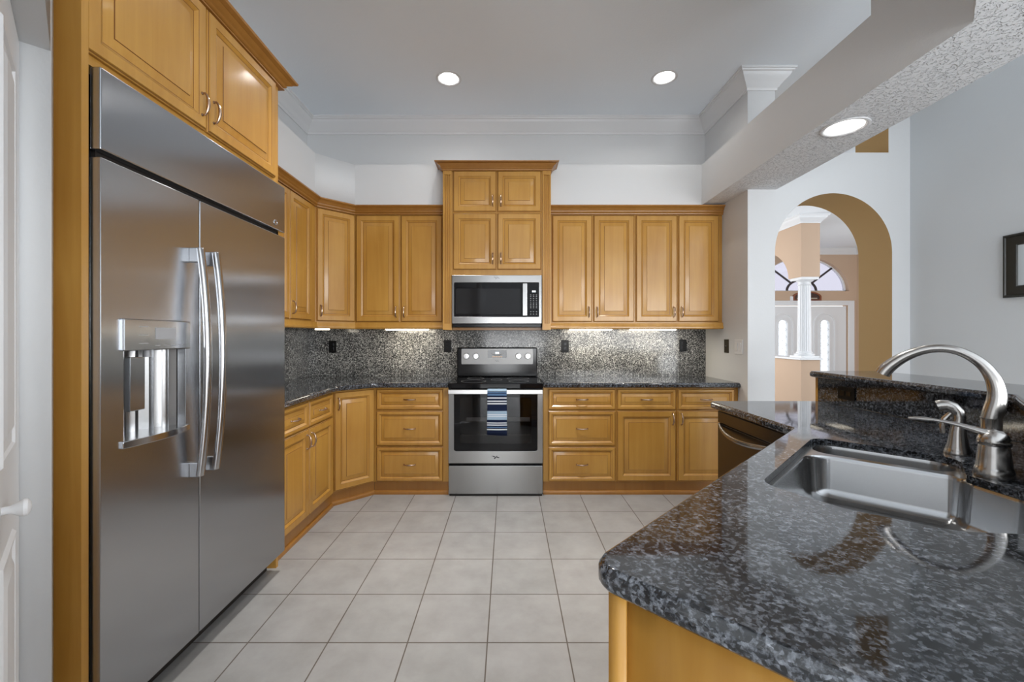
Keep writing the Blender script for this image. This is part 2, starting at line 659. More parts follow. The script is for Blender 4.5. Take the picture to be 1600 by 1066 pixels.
for z in (0.15, 1.43):
    sl.box(-2.3, 1.1, -5.085, -5.035, z, z + 0.07)
struct(sl.build('fill_window', 'trim'))
struct(MB().holed([(-5.0, 0), (3.67, 0), (3.67, ZC), (-5.0, ZC)], [[(-3.2, 0.4), (0.0, 0.4), (0.0, 2.5), (-3.2, 2.5)]], XW, XW + 0.12, 0, 'X').build('wall_side', 'wall'))
struct(MB().box(XE + 0.12, XW, YA + 0.2, 3.67, 0, ZC).build('wall_side_return', 'wall'))
struct(MB().box(-3.12, -3.0, -5.12, 0.6, 0, ZC).build('wall_far_left', 'wall'))

# soffits over the wall cabinets and the dropped beam that follows the peninsula
sof = MB()
sof.prism([(XL, 2.41), (XUP, 2.41), (XUP, 3.508), (-1.345, YUP), (1.70, YUP), (1.70, YB), (XL, YB)], SOF0, SOF1)
struct(sof.build('ceiling_soffit', 'wall'))
beam_lamp = (px(1320, 2.349), 2.349)
bm_ = MB()
bo = [(1.70, YB), (1.70, 1.56), (0.40, 0.26), (0.69, -0.03), (2.104, 1.39), (2.104, YA), (XR, YA), (XR, YB)]
bm_.holed(bo, [circ(*beam_lamp, 0.088)], 2.445, SOF1)
for i, f in enumerate(bm_.f):
    if len(f) == 3 and max(bm_.v[k][2] for k in f) < 2.5:
        bm_.m[i] = 1
bm_.prism([(1.70, 2.0), (1.70, 1.56), (0.40, 0.26), (0.69, -0.03), (2.104, 1.39), (2.104, 2.0)], SOF1, ZC)
struct(bm_.build('ceiling_beam', ['wall', 'knock']))

CROWN = [(0, 3.218), (0.010, 3.218), (0.013, 3.236), (0.020, 3.240), (0.028, 3.254), (0.050, 3.278), (0.072, 3.302),
         (0.080, 3.318), (0.082, 3.326), (0.094, 3.330), (0.098, 3.340), (0.106, 3.342), (0.106, ZC), (0, ZC)]
struct(MB().sweep([(XL, 1.30), (XL, YB), (XR, YB), (XR, YA), (2.094, YA), (2.094, 3.67)], CROWN).build('trim_1', 'trim'))

# pantry wall set at 45 degrees on the left, with its white panelled door
PW0 = Vector((-1.344, 1.262))
PD = Vector((1, -1)).normalized()
PN = Vector((-1, -1)).normalized()          # away from the kitchen
def pw(s_, d_):
    q = PW0 + PD * s_ + PN * d_
    return (q.x, q.y)
S0, S1, S2 = 0.174, 1.19, 1.30
pm = MB()
pm.prism([pw(-0.0, 0), pw(S0, 0), pw(S0, 0.11), (PW0.x - 0.25, PW0.y)], 0, ZC)
pm.prism([pw(S1, 0), pw(S2, 0), pw(S2, 0.11), pw(S1, 0.11)], 0, ZC)
pm.prism([pw(S0, 0), pw(S1, 0), pw(S1, 0.11), pw(S0, 0.11)], 2.056, ZC)
struct(pm.build('wall_pantry', 'wall'))
rw = (S1 - S0) - 0.006
def bifold(x0, x1, il, ir):
    dm = MB().box(x0, x1, 0.0, 0.03, 0.012, 2.05)
    for z0, z1 in ((0.20, 0.85), (1.035, 1.92)):
        rs = []
        for i, y in ((0, 0.0), (0.006, -0.007), (0.016, -0.006), (0.020, -0.001), (0.045, -0.001), (0.062, -0.008), (0.066, -0.008)):
            rs.append([(x0 + il + i, y, z0 + i), (x1 - ir - i, y, z0 + i), (x1 - ir - i, y, z1 - i), (x0 + il + i, y, z1 - i)])
        dm.rings(rs, 0, True, False, True)
    return dm
pd = struct(bifold(rw / 2 + 0.002, rw, 0.10, 0.155).build('door_1', 'trim', loc=(*pw(S1 - 0.003, 0.055), 0), rotz=R(135)))
struct(bifold(0, rw / 2 - 0.002, 0.10, 0.10).build('door_4', 'trim', loc=(*pw(S1 - 0.003, 0.055), 0), rotz=R(135)))
km = MB().lathe([(0.008, 0), (0.008, 0.012), (0.014, 0.022), (0.018, 0.030), (0.017, 0.036), (0.010, 0.040), (0.001, 0.041)], n=18)
km.build('knob', 'trim', pd, loc=(S1 - 0.003 - 0.525, 0, 0.945), rot=(R(90), 0, 0))

# ------------------------------------------------------------------ foyer seen through the arch
YF = 10.1
fan_c, fan_z = 7.01, 2.356
fan = [(fan_c + 1.06, fan_z)] + arc(fan_c, fan_z, 1.06, 0.81, 0, 180, 40)[1:-1] + [(fan_c - 1.06, fan_z)]
struct(MB().holed([(1.5, 0), (8.4, 0), (8.4, ZC), (1.5, ZC)], [[(5.98, 0.0001), (8.04, 0.0001), (8.04, 2.02), (5.98, 2.02)], fan], YF, YF + 0.16, 0, 'Y').build('wall_foyer', 'tan', smooth=20))
struct(MB().box(8.25, 8.4, 3.67, YF, 0, ZC).build('wall_foyer_right', 'tan'))
hd = [(7.27, 2.305), (7.60, 2.305)] + arc(8.55, 2.305, 0.95, 0.62, 180, 0, 28)[1:] + [(YF, 2.305), (YF, ZC), (7.27, ZC)]
struct(MB().prism(hd, 4.99, 5.31, 0, 'X').build('wall_header', 'tan', smooth=20))
struct(MB().sweep([(4.99, YF), (4.99, 7.27), (5.31, 7.27), (5.31, YF), (8.25, YF), (8.25, 3.8)][::-1][0:0] or [(8.25, 3.8), (8.25, YF), (5.31, YF), (5.31, 7.27), (4.99, 7.27), (4.99, YF)][::-1], CROWN).build('trim_2', 'trim'))
struct(MB().box(4.99, 5.31, 7.27, 8.6, 0, 0.885).build('wall_half', 'tan'))
struct(MB().box(4.955, 5.345, 7.235, 8.6, 0.885, 0.918).build('trim_3', 'trim', bevel=0.006))

# door casing, two leaves with leaded oval glass
cs = MB()
for x0, x1 in ((5.84, 5.98), (8.04, 8.18)):
    cs.box(x0, x1, YF - 0.022, YF, 0, 2.13)
cs.box(5.9805, 8.0395, YF - 0.0215, YF, 2.02, 2.13)
cs.box(5.90, 8.12, YF - 0.035, YF - 0.022, 2.09, 2.12)
struct(cs.build('trim_4', 'trim', bevel=0.005))

def stadium(x0, x1, z0, z1, n=14):
    r = (x1 - x0) / 2
    c = (x0 + x1) / 2
    return [(x0, z0), (x1, z0)] + arc(c, z1 - r, r, r, 0, 180, n)

def entry_leaf(name, x0, x1, gx0, gx1):
    d = MB()
    gl = stadium(gx0, gx1, 0.45, 1.675)
    d.holed([(x0, 0.01), (x1, 0.01), (x1, 2.0), (x0, 2.0)], [gl], YF + 0.03, YF + 0.075, 0, 'Y')
    # raised arched moulding round the glass and a plain side panel
    c = (gx0 + gx1) / 2
    o1 = stadium(gx0 - 0.15, gx1 + 0.15, 0.30, 1.84, 18)
    i1 = stadium(gx0 - 0.12, gx1 + 0.12, 0.33, 1.81, 18)
    d.holed(o1, [i1], YF + 0.012, YF + 0.03, 0, 'Y')
    o2 = stadium(gx0 - 0.03, gx1 + 0.03, 0.42, 1.705)
    d.holed(o2, [gl], YF + 0.015, YF + 0.03, 0, 'Y')
    leaf = struct(d.build(name, 'trim', smooth=25))
    MB().prism(gl, YF + 0.05, YF + 0.056, 0, 'Y').build('glass_pane', 'pane_leaded', leaf)
    cm = MB()
    for k in range(6):
        z = 0.55 + k * 0.18
        for a, b in (((gx0, z), (c, z + 0.09)), ((c, z + 0.09), (gx1, z)), ((gx0, z + 0.18), (c, z + 0.09)), ((c, z + 0.09), (gx1, z + 0.18))):
            cm.tube([(a[0], YF + 0.047, a[1]), (b[0], YF + 0.047, b[1])], 0.0035, 6)
    for x in (gx0 + 0.03, gx1 - 0.03):
        cm.tube([(x, YF + 0.047, 0.46), (x, YF + 0.047, 1.60)], 0.0035, 6)
    cm.build('lead_came', 'came', leaf)
    return leaf
entry_leaf('door_2', 6.00, 7.005, 6.405, 6.625)
entry_leaf('door_3', 7.015, 8.02, 7.40, 7.617)

fw = MB()
rim_o = arc(fan_c, fan_z, 1.06, 0.81, 0, 180, 40)
rim_i = arc(fan_c, fan_z + 0.02, 1.02, 0.76, 180, 0, 40)
fw.prism(rim_o + rim_i, YF + 0.10, YF + 0.15, 0, 'Y')
fw.box(fan_c - 1.06, fan_c + 1.06, YF + 0.10, YF + 0.15, fan_z, fan_z + 0.025)
fwo = struct(fw.build('window_1', 'trim', smooth=25))
mu = MB()
mu.prism(arc(fan_c, fan_z + 0.02, 0.37, 0.275, 0, 180, 24) + arc(fan_c, fan_z + 0.02, 0.325, 0.23, 180, 0, 24), YF + 0.09, YF + 0.12, 0, 'Y')
for a in (45, 90, 135):
    ca, sa = math.cos(R(a)), math.sin(R(a))
    mu.tube([(fan_c + 0.35 * ca, YF + 0.105, fan_z + 0.02 + 0.255 * sa), (fan_c + 1.02 * ca, YF + 0.105, fan_z + 0.02 + 0.76 * sa)], 0.023, 8)
for t in (-1, 1):       # small scroll rings of the wrought grille beside the hub
    mu.tube([(fan_c + t * 0.16 + 0.085 * math.cos(R(q)), YF + 0.10, fan_z + 0.30 + 0.055 * math.sin(R(q))) for q in range(0, 361, 20)], 0.016, 8)
mu.build('muntin', 'muntin', fwo)
MB().prism(arc(fan_c, fan_z + 0.02, 1.03, 0.77, 0, 180, 40), YF + 0.128, YF + 0.134, 0, 'Y').build('glass_pane', 'pane', fwo)

# white column on the half wall
co = thing('column', 'white fluted column on the tan half wall in front of the entry doors', 'column', (5.155, 7.43, 0.918))
MB().box(-0.155, 0.155, -0.155, 0.155, 0, 0.035).build('plinth', 'trim', co, bevel=0.004)
MB().lathe([(0.15, 0.035), (0.153, 0.05), (0.148, 0.068), (0.125, 0.075), (0.125, 0.085), (0.118, 0.095), (0.108, 0.11)], n=36).build('column_base', 'trim', co)
fl = []
for z, rr in ((0.11, 0.106), (0.14, 0.104), (0.5, 0.102), (0.9, 0.096), (1.25, 0.09)):
    ring = []
    for j in range(96):
        a = 2 * math.pi * j / 96
        g = rr - 0.006 * max(0.0, math.cos(a * 16)) ** 2
        ring.append((g * math.cos(a), g * math.sin(a), z))
    fl.append(ring)
MB().rings(fl).build('shaft', 'trim', co, smooth=60)
MB().lathe([(0.088, 1.25), (0.102, 1.258), (0.102, 1.27), (0.094, 1.28), (0.095, 1.31), (0.11, 1.325), (0.132, 1.345)], n=36).box(-0.148, 0.148, -0.148, 0.148, 1.345, 1.387).build('capital', 'trim', co)

# arched wooden plaque and a small white box on the door casing
pl = thing('wooden_plaque', 'red-brown arched wooden plaque standing on the entry door frame behind the column', 'plaque', (px(1261, YF - 0.02), YF - 0.012, 2.13))
def plq(w, h, s0):
    return [(-w, 0), (w, 0), (w, s0)] + arc(0, s0, w, h - s0, 0, 180, 20)[1:-1] + [(-w, s0)]
MB().holed(plq(0.335, 0.215, 0.09), [[(a, b + 0.022) for a, b in plq(0.295, 0.165, 0.06)]], -0.02, 0.012, 0, 'Y').build('plaque_rim', 'plaque', pl)
MB().prism([(a, b + 0.02) for a, b in plq(0.298, 0.168, 0.06)], -0.008, 0.008, 0, 'Y').build('plaque_panel', 'plaque_in', pl)
MB().box(-0.24, 0.24, -0.012, -0.008, 0.042, 0.064).build('carved_band', 'plaque_mark', pl)
for x in (-0.10, 0.06):
    MB().lathe([(0.001, 0), (0.026, 0.002), (0.022, 0.006), (0.001, 0.007)], (x, -0.008, 0.115), 12, 0, Matrix.Rotation(R(90), 4, 'X')).build('medallion', 'plaque_mark', pl)
tag(MB().box(-0.045, 0.045, -0.03, 0.0, 0, 0.10).build('chime_box', 'trim', loc=(px(1237, YF), YF - 0.001, 2.13), bevel=0.006),
    'small white box on the entry door frame left of the brown plaque', 'box')


# ------------------------------------------------------------------ cabinet kit
def bow_pull():
    m_ = MB()
    pts = []
    rad = []
    for k in range(17):
        t = -1 + k / 8
        pts.append((0.0, -(0.010 + 0.018 * (1 - t * t) ** 0.75) if abs(t) < 1 else -0.010, 0.047 * t))
        rad.append(0.0036 + 0.0028 * (1 - t * t))
    m_.tube(pts, rad, 10)
    for z in (-0.045, 0.045):
        m_.lathe([(0.0065, 0), (0.0055, 0.004), (0.0042, 0.006), (0.0045, 0.013)], (0, 0, z), 12, 0, Matrix.Rotation(R(90), 4, 'X'))
    return m_


PULL = bow_pull().build('handle', 'pull')
PULL_MESH = PULL.data
bpy.data.objects.remove(PULL)


def pull(parent, x, y, z, horiz=False):
    o = bpy.data.objects.new('handle', PULL_MESH)
    COL.objects.link(o)
    o.parent = parent
    o.location = (x, y, z)
    o.rotation_euler = (0, R(90) if horiz else 0, 0)
    return o


def door(par, x0, x1, z0, z1, hside=None, hz=None, fr=0.064, bev=0.030, y=0.0, mats=('wood', 'wood_glaze')):
    d = MB().panel(x0, x1, z0, z1, y - 0.0005, 0.02, fr, bev).build('door', mats, par)
    if hside:
        hx = x0 + 0.030 if hside == 'l' else x1 - 0.030
        pull(d, hx, y - 0.0205, hz)
    return d


def drawer(par, x0, x1, z0, z1, y=0.0, fr=0.042, bev=0.022):
    d = MB().panel(x0, x1, z0, z1, y - 0.0005, 0.02, fr, bev).build('drawer', ['wood', 'wood_glaze'], par)
    pull(d, (x0 + x1) / 2, y - 0.0205, (z0 + z1) / 2, True)
    return d


def shell(par, x0, x1, d, z0, z1, t=0.018, open_bottom=False):
    """cabinet box: sides, top, bottom and back with a solid front frame"""
    m_ = MB()
    m_.box(x0, x1, 0, d, z0, z1)
    return m_.build('carcass', 'wood', par)


def toe(par, x0, x1):
    m_ = MB()
    m_.box(x0, x1, 0.008, 0.026, 0.03, 0.104)
    m_.prism([(0.026, 0.0), (-0.006, 0.0), (-0.006, 0.018), (-0.001, 0.028), (0.008, 0.031), (0.026, 0.031)], x0, x1, 0, 'X')
    return m_.build('toe_board', 'wood_dark', par)


D1, D2, D3 = (0.694, 0.865), (0.401, 0.684), (0.110, 0.391)
ZBT = 0.874          # top of base carcasses
YD = YBASE - 0.02

# --- base: drawer stack left of the range
X0, X1 = -1.0936, -0.488
c = thing('base_cabinet', 'three-drawer base cabinet left of the range', 'cabinet', (X0, YBASE, 0), 0, 'base cabinets along the back wall')
shell(c, 0, X1 - X0, YB - YBASE - 0.002, 0.105, ZBT)
toe(c, 0, X1 - X0)
for z in (D1, D2, D3):
    drawer(c, px(586.5, YD) - X0 + 0.006, px(692.3, YD) - X0, *z)

# --- base: drawer stack right of the range
X0, X1 = 0.286, px(963, YD)
c = thing('base_cabinet', 'three-drawer base cabinet directly right of the range', 'cabinet', (X0, YBASE, 0), 0, 'base cabinets along the back wall')
shell(c, 0, X1 - X0, YB - YBASE - 0.002, 0.105, ZBT)
toe(c, 0, X1 - X0)
for z in (D1, D2, D3):
    drawer(c, px(857, YD) - X0, px(962, YD) - X0, *z)

# --- base: two drawers over two doors, far right
X0, X1 = px(963, YD) + 0.0005, XR - 0.002
c = thing('base_cabinet', 'base cabinet with two drawers over two doors at the right end of the back wall', 'cabinet', (X0, YBASE, 0), 0, 'base cabinets along the back wall')
shell(c, 0, X1 - X0, YB - YBASE - 0.002, 0.105, ZBT)
toe(c, 0, X1 - X0)
a0, a1, b0, b1 = [px(q, YD) - X0 for q in (964.3, 1056.7, 1059, 1148.5)]
drawer(c, a0, a1, *D1)
drawer(c, b0, b1, *D1)
door(c, a0, a1, 0.112, 0.686, 'r', 0.620)
door(c, b0, b1, 0.112, 0.686, 'l', 0.620)

# --- base: diagonal corner
B_ = Vector((-1.0936, YBASE))
wdiag = 0.3465
A_ = B_ - Vector((wdiag, wdiag)) * 0.70711
c = thing('corner_base_cabinet', 'diagonal corner base cabinet with one tall door and no drawer', 'cabinet', (A_.x, A_.y, 0), R(45))
inv = Matrix.Translation((A_.x, A_.y, 0)) @ Matrix.Rotation(R(45), 4, 'Z')
inv = inv.inverted()
m_ = MB().prism([(A_.x, A_.y), (B_.x - 0.001, B_.y), (B_.x - 0.001, YB - 0.002), (XL + 0.002, YB - 0.002), (XL + 0.002, A_.y)], 0.105, ZBT).xf(inv)
m_.build('carcass', 'wood', c)
toe(c, -0.004, wdiag + 0.004)
door(c, 0.010, wdiag - 0.008, 0.112, 0.866, 'l', 0.775)

# --- base: left run beside the refrigerator (its front faces +X)
Y0, Y1 = 2.405, A_.y
c = thing('base_cabinet', 'base cabinet with two drawers over two doors between refrigerator and corner', 'cabinet', (XBASE, Y0, 0), R(90), 'base cabinets along the left wall')
shell(c, 0, Y1 - Y0 - 0.001, XBASE - XL - 0.002, 0.105, ZBT)
toe(c, 0, Y1 - Y0 - 0.01)
s_mid = 2.812 - Y0
for x0, x1 in ((0.03, s_mid - 0.004), (s_mid + 0.004, Y1 - Y0 - 0.045)):
    drawer(c, x0, x1, *D1)
door(c, 0.03, s_mid - 0.004, 0.112, 0.686, 'r', 0.605)
door(c, s_mid + 0.004, Y1 - Y0 - 0.045, 0.112, 0.686, 'l', 0.605)

# --- wall cabinets
UZ0, UZ1 = 1.419, 2.352
UCROWN = [(0, 2.356), (0.022, 2.356), (0.022, 2.3625), (0.015, 2.3635), (0.016, 2.369), (0.026, 2.373), (0.030, 2.379), (0.024, 2.3805), (0.027, 2.390),
          (0.038, 2.398), (0.041, 2.403), (0.035, 2.4045), (0.042, 2.412), (0.053, 2.417), (0.060, 2.421), (0.060, 2.4305), (0, 2.4305)]
URAIL = [(0, 1.356), (0.020, 1.356), (0.026, 1.364), (0.026, 1.376), (0.020, 1.384), (0.018, 1.412), (0, 1.412)]
UPATH = [(XUP, 2.41), (XUP, 3.508), (-1.345, YUP), (-0.558, YUP)]

def trims(par, seg, path):
    w2l = (Matrix.Translation(par.location) @ Matrix.Rotation(par.rotation_euler.z, 4, 'Z')).inverted()
    MB().sweep(path, UCROWN, seg=seg).xf(w2l).build('crown_molding', 'wood_dark', par)
    MB().sweep(path, URAIL, seg=seg).xf(w2l).build('light_rail', 'wood', par)

c = thing('wall_cabinet', 'wall cabinet hung on the left wall next to the refrigerator surround', 'cabinet', (XUP, 2.41, 0), R(90))
m_ = MB().box(0, 3.508 - 2.41, 0, XUP - XL - 0.002, 1.40, 2.43)
m_.build('carcass', 'wood', c)
for k in range(3):
    x1 = 3.412 - 2.41 - (2 - k) * 0.345
    x0 = max(0.01, x1 - 0.340)
    door(c, x0, x1, UZ0, UZ1, 'l', 1.505)
trims(c, 0, UPATH)

c = thing('corner_wall_cabinet', 'diagonal corner wall cabinet with a single tall door', 'cabinet', (XUP, 3.508, 0), R(45))
w2 = math.hypot(-1.345 - XUP, YUP - 3.508)
inv = (Matrix.Translation((XUP, 3.508, 0)) @ Matrix.Rotation(R(45), 4, 'Z')).inverted()
MB().prism([(XUP, 3.508), (-1.345, YUP), (-1.345, YB - 0.002), (XL + 0.002, YB - 0.002), (XL + 0.002, 3.509)], 1.40, 2.43).xf(inv).build('carcass', 'wood', c)
door(c, 0.008, w2 - 0.008, UZ0, UZ1, 'l', 1.505)
trims(c, 1, UPATH)

YDU = YUP - 0.02
def upper(X0, X1, doors, label, path, seg, endpan=None):
    c = thing('wall_cabinet', label, 'cabinet', (X0, YUP, 0), 0, 'wall cabinets beside the microwave tower')
    MB().box(0, X1 - X0, 0, YB - YUP - 0.002, 1.40, 2.43).build('carcass', 'wood', c)
    for a, b, h in doors:
        door(c, px(a, YDU) - X0, px(b, YDU) - X0, UZ0, UZ1, h, 1.505)
    trims(c, seg, path)
    return c
upper(-1.3445, -0.558, [(555.7, 624.3, 'r'), (626.3, 691.0, 'l')], 'double-door wall cabinet left of the tall microwave cabinet', UPATH, 2)
upath2 = [(0.366, YUP), (1.1095, YUP), (XR - 0.001, YUP)]
upper(0.366, 1.109, [(863, 925.3, 'r'), (927.6, 991.2, 'l')], 'double-door wall cabinet directly right of the microwave', upath2, 0)
upper(1.110, XR - 0.001, [(994, 1058.3, 'r'), (1060.3, 1123.8, 'l')], 'double-door wall cabinet at the right end against the white return wall', upath2, 1)

# --- tall cabinet over the microwave, with fluted pilasters
TX0, TX1 = -0.556, 0.364
c = thing('microwave_cabinet', 'taller four-door cabinet with fluted pilasters above the microwave', 'cabinet', (TX0, YTOW, 0))
tw = TX1 - TX0
MB().box(0.075, tw - 0.072, 0, YB - YTOW - 0.002, 1.815, 2.762).build('carcass', 'wood', c)
for x0, x1 in ((0.0, 0.075), (tw - 0.072, tw)):
    m_ = MB()
    poly = [(x0, YB - YTOW - 0.002), (x0, -0.014)]
    w_ = x1 - x0
    for k in range(3):
        cx = x0 + w_ * (0.27 + 0.23 * k)
        poly += [(cx - 0.0065, -0.014), (cx - 0.004, -0.002), (cx + 0.004, -0.002), (cx + 0.0065, -0.014)]
    poly += [(x1, -0.014), (x1, YB - YTOW - 0.002)]
    m_.prism(poly, 1.3995, 2.67)
    for z0, z1 in ((1.347, 1.40), (2.67, 2.715)):
        m_.box(x0, x1, -0.016, YB - YTOW - 0.024, z0, z1)
    m_.build('pilaster', 'wood', c)
YDT = YTOW - 0.02
dx = [px(q, YDT) - TX0 for q in (707.9, 775.4, 777.2, 845.6)]
ZT1, ZT2 = (2.353, 2.702), (1.860, 2.341)
door(c, dx[0], dx[1], *ZT1, 'r', 2.445)
door(c, dx[2], dx[3], *ZT1, 'l', 2.445)
door(c, dx[0], dx[1], *ZT2, 'r', 1.955)
door(c, dx[2], dx[3], *ZT2, 'l', 1.955)
MB().box(0.075, tw - 0.072, 0.10, YB - YTOW - 0.024, 1.347, 1.368).build('shelf', 'wood_dark', c)
TCROWN = [(0, 2.702), (0.010, 2.702), (0.010, 2.708), (0.005, 2.709), (0.006, 2.716), (0.016, 2.722), (0.020, 2.727), (0.015, 2.728), (0.022, 2.738), (0.040, 2.748),
          (0.044, 2.752), (0.038, 2.7535), (0.052, 2.757), (0.062, 2.759), (0.064, 2.768), (0, 2.768)]
inv = Matrix.Translation((-TX0, -YTOW, 0))
tp = [(TX0, YUP - 0.001), (TX0, YTOW - 0.014), (TX1, YTOW - 0.014), (TX1, YUP - 0.001)]
MB().sweep(tp[::-1][::-1], TCROWN).box(TX0, TX1, YTOW - 0.014, YUP - 0.001, 2.7625, 2.768).xf(inv).build('crown_molding', 'wood_dark', c)

# --- refrigerator surround with the cabinet above
XS = -1.295
c = thing('refrigerator_surround', 'wooden refrigerator surround with a two-door cabinet over the refrigerator', 'cabinet', (XS, 1.262, 0), R(90))
# local x runs towards the back wall, local y into the left wall
MB().box(0, 0.022, -0.033, XS - XL - 0.002, 0, 2.70).build('side_panel', 'wood', c)
MB().box(1.118, 1.140, 0.0, XS - XL - 0.002, 0, 2.70).build('side_panel', 'wood', c)
MB().box(0.0225, 1.1175, 0, XS - XL - 0.002, 2.135, 2.70).build('carcass', 'wood', c)
door(c, 0.028, 0.546, 2.165, 2.688, 'r', 2.262)
door(c, 0.556, 1.088, 2.165, 2.688, 'l', 2.262)
SCROWN = [(0, 2.690), (0.024, 2.690), (0.024, 2.696), (0.016, 2.697), (0.018, 2.703), (0.030, 2.707), (0.034, 2.712), (0.028, 2.7135), (0.036, 2.722), (0.052, 2.730),
          (0.056, 2.734), (0.050, 2.7355), (0.062, 2.740), (0.074, 2.744), (0.078, 2.754), (0, 2.754)]
w2l = (Matrix.Translation((XS, 1.262, 0)) @ Matrix.Rotation(R(90), 4, 'Z')).inverted()
MB().sweep([(XS, 1.262), (XS, 2.403), (XUP + 0.001, 2.403)], SCROWN).xf(w2l).build('crown_molding', 'wood_dark', c)

# ------------------------------------------------------------------ refrigerator
FX, FY = -1.233, 1.291
f = thing('refrigerator', 'large built-in stainless steel side-by-side refrigerator with a water dispenser', 'refrigerator', (FX, FY, 0), R(90))
FW = 1.066
DX0, DX1 = 1.370 - FY, 1.632 - FY
DHOLE = [(DX0 - 0.004, 0.945), (DX1 + 0.004, 0.945), (DX1 + 0.004, 1.335), (DX0 - 0.004, 1.335)]
MB().holed([(0, 0.10), (FW, 0.10), (FW, 2.10), (0, 2.10)], [DHOLE], 0.050, 0.125, 0, 'Y').box(0.0, FW, 0.1255, 0.665, 0.10, 2.10).build('cabinet_body', 'black', f)
MB().box(-0.004, 0.0, 0.038, 0.055, 0.10, 2.118).build('side_trim', 'handle_steel', f)
MB().box(-0.004, 0.003, 0.058, 0.085, 0.10, 2.118).build('side_trim', 'handle_steel', f)
MB().box(FW, FW + 0.004, 0.038, 0.085, 0.10, 2.118).build('side_trim', 'handle_steel', f)
SEAM = 1.704 - FY
def steel_door(name, x0, x1, z0, z1, holes=None):
    m_ = MB()
    if holes:
        m_.holed([(x0, z0), (x1, z0), (x1, z1), (x0, z1)], holes, 0.0, 0.033, 0, 'Y')
        return m_.build(name, 'steel_fridge', f, bevel=0.002)
    m_.box(x0, x1, 0.0, 0.033, z0, z1)
    return m_.build(name, 'steel_fridge', f, bevel=0.004, bseg=3)
DX0, DX1 = 1.370 - FY, 1.632 - FY
fdoor = steel_door('freezer_door', 0.0, SEAM - 0.003, 0.112, 1.838, [[(DX0, 0.955), (DX1, 0.955), (DX1, 1.33), (DX0, 1.33)]])
rdoor = steel_door('refrigerator_door', SEAM + 0.003, FW, 0.112, 1.838)
MB().box(SEAM - 0.0029, SEAM + 0.0029, 0.003, 0.0335, 0.115, 1.836).build('seam_shade_strip', 'rubber', f)  # dark strip in the door gap, stands in for its shade
steel_door('top_grille', 0.0, FW, 1.862, 2.112)
MB().holed([(0.02, 0.12), (FW - 0.02, 0.12), (FW - 0.02, 2.10), (0.02, 2.10)], [DHOLE], 0.034, 0.0495, 0, 'Y').build('gasket', 'rubber', f)
MB().box(0.0, FW, 0.10, 0.12, 0.0, 0.10).build('toe_grille', 'rubber', f)
mb_ = MB()
mb_.lathe([(0.014, 0), (0.014, 0.003), (0.011, 0.004), (0.010, 0.002), (0.001, 0.002)], (2.262 - FY, -0.0005, 1.897), 24, 0, Matrix.Rotation(R(90), 4, 'X'))
mb_.build('round_badge', 'handle_steel', f)

def fridge_handle(par, x, side):
    m_ = MB()
    pts, rad = [], []
    for k in range(25):
        t = -1 + k / 12
        z = 1.195 + 0.443 * t
        pts.append((x, -(0.034 + 0.030 * (1 - t * t)), z))
        rad.append(0.0165)
    m_.tube(pts, rad, 14, 0, 0.8)
    for z in (1.612, 0.778):
        m_.box(x - 0.012, x + 0.012, -0.036, 0.001, z - 0.030, z + 0.026)
    return m_.build('handle', 'handle_steel', par, bevel=0.003)
fridge_handle(fdoor, SEAM - 0.042, 0)
fridge_handle(rdoor, SEAM + 0.046, 1)

# dispenser: a part with its own pieces
dsp = MB()
n_ = 24
rec = []
for z in (0.957, 1.33):
    ring = []
    for k in range(n_ + 1):
        t = k / n_
        x = DX0 + 0.001 + (DX1 - DX0 - 0.002) * t
        y = 0.030 + 0.075 * math.sin(math.pi * min(1, max(0, t))) ** 0.6 + 0.006 * math.sin(t * 40)
        ring.append((x, min(y, 0.11), z))
    rec.append(ring)
dsp.rings(rec, 0, False, False, False)
dsp.box(DX0, DX1, 0.015, 0.12, 1.329, 1.334)
dispenser = dsp.build('dispenser', 'steel', f)
MB().box(DX0 - 0.012, DX1 + 0.012, -0.010, 0.02, 1.247, 1.352).build('control_panel', 'steel_fridge', dispenser, bevel=0.004)
bt = MB()
for k, x in enumerate((0.045, 0.045, 0.045)):
    bt.box(DX0 + x, DX0 + x + 0.035, -0.0112, -0.0098, 1.270 + 0.028 * k, 1.272 + 0.028 * k)
for k in range(4):
    bt.box(DX0 + 0.11 + 0.035 * k, DX0 + 0.13 + 0.035 * k, -0.0112, -0.0098, 1.262, 1.264)
bt.box(DX0 + 0.11, DX0 + 0.20, -0.0112, -0.0098, 1.285, 1.325)
bt.build('panel_marks', 'grey_plastic', dispenser)
MB().box(DX0 + 0.035, DX0 + 0.095, 0.012, 0.03, 1.045, 1.225).build('paddle', 'steel_fridge', dispenser, bevel=0.003)
MB().lathe([(0.012, 0), (0.012, 0.03)], (DX0 + 0.14, 0.045, 1.222), 14).build('spout', 'grey_plastic', dispenser)
ty = []
for z in (0.935, 0.958):
    ring = [(DX1 + 0.012, 0.02, z), (DX0 - 0.012, 0.02, z)]
    for k in range(13):
        t = k / 12
        ring.append((DX0 - 0.012 + (DX1 - DX0 + 0.024) * t, -0.008 - 0.022 * math.sin(math.pi * t), z))
    ty.append(ring)
MB().rings(ty).box(DX0, DX1, 0.0, 0.11, 0.950, 0.957).build('drip_tray', 'handle_steel', dispenser, bevel=0.002)

# ------------------------------------------------------------------ worktops and splashbacks
EDGE = [(0.012, 0.0), (0.007, -0.0015), (0.005, -0.0045), (0.0045, -0.007), (0.001, -0.010), (0.0, -0.014), (0.0, -0.031), (0.004, -0.037), (0.010, -0.040), (0.030, -0.040)]

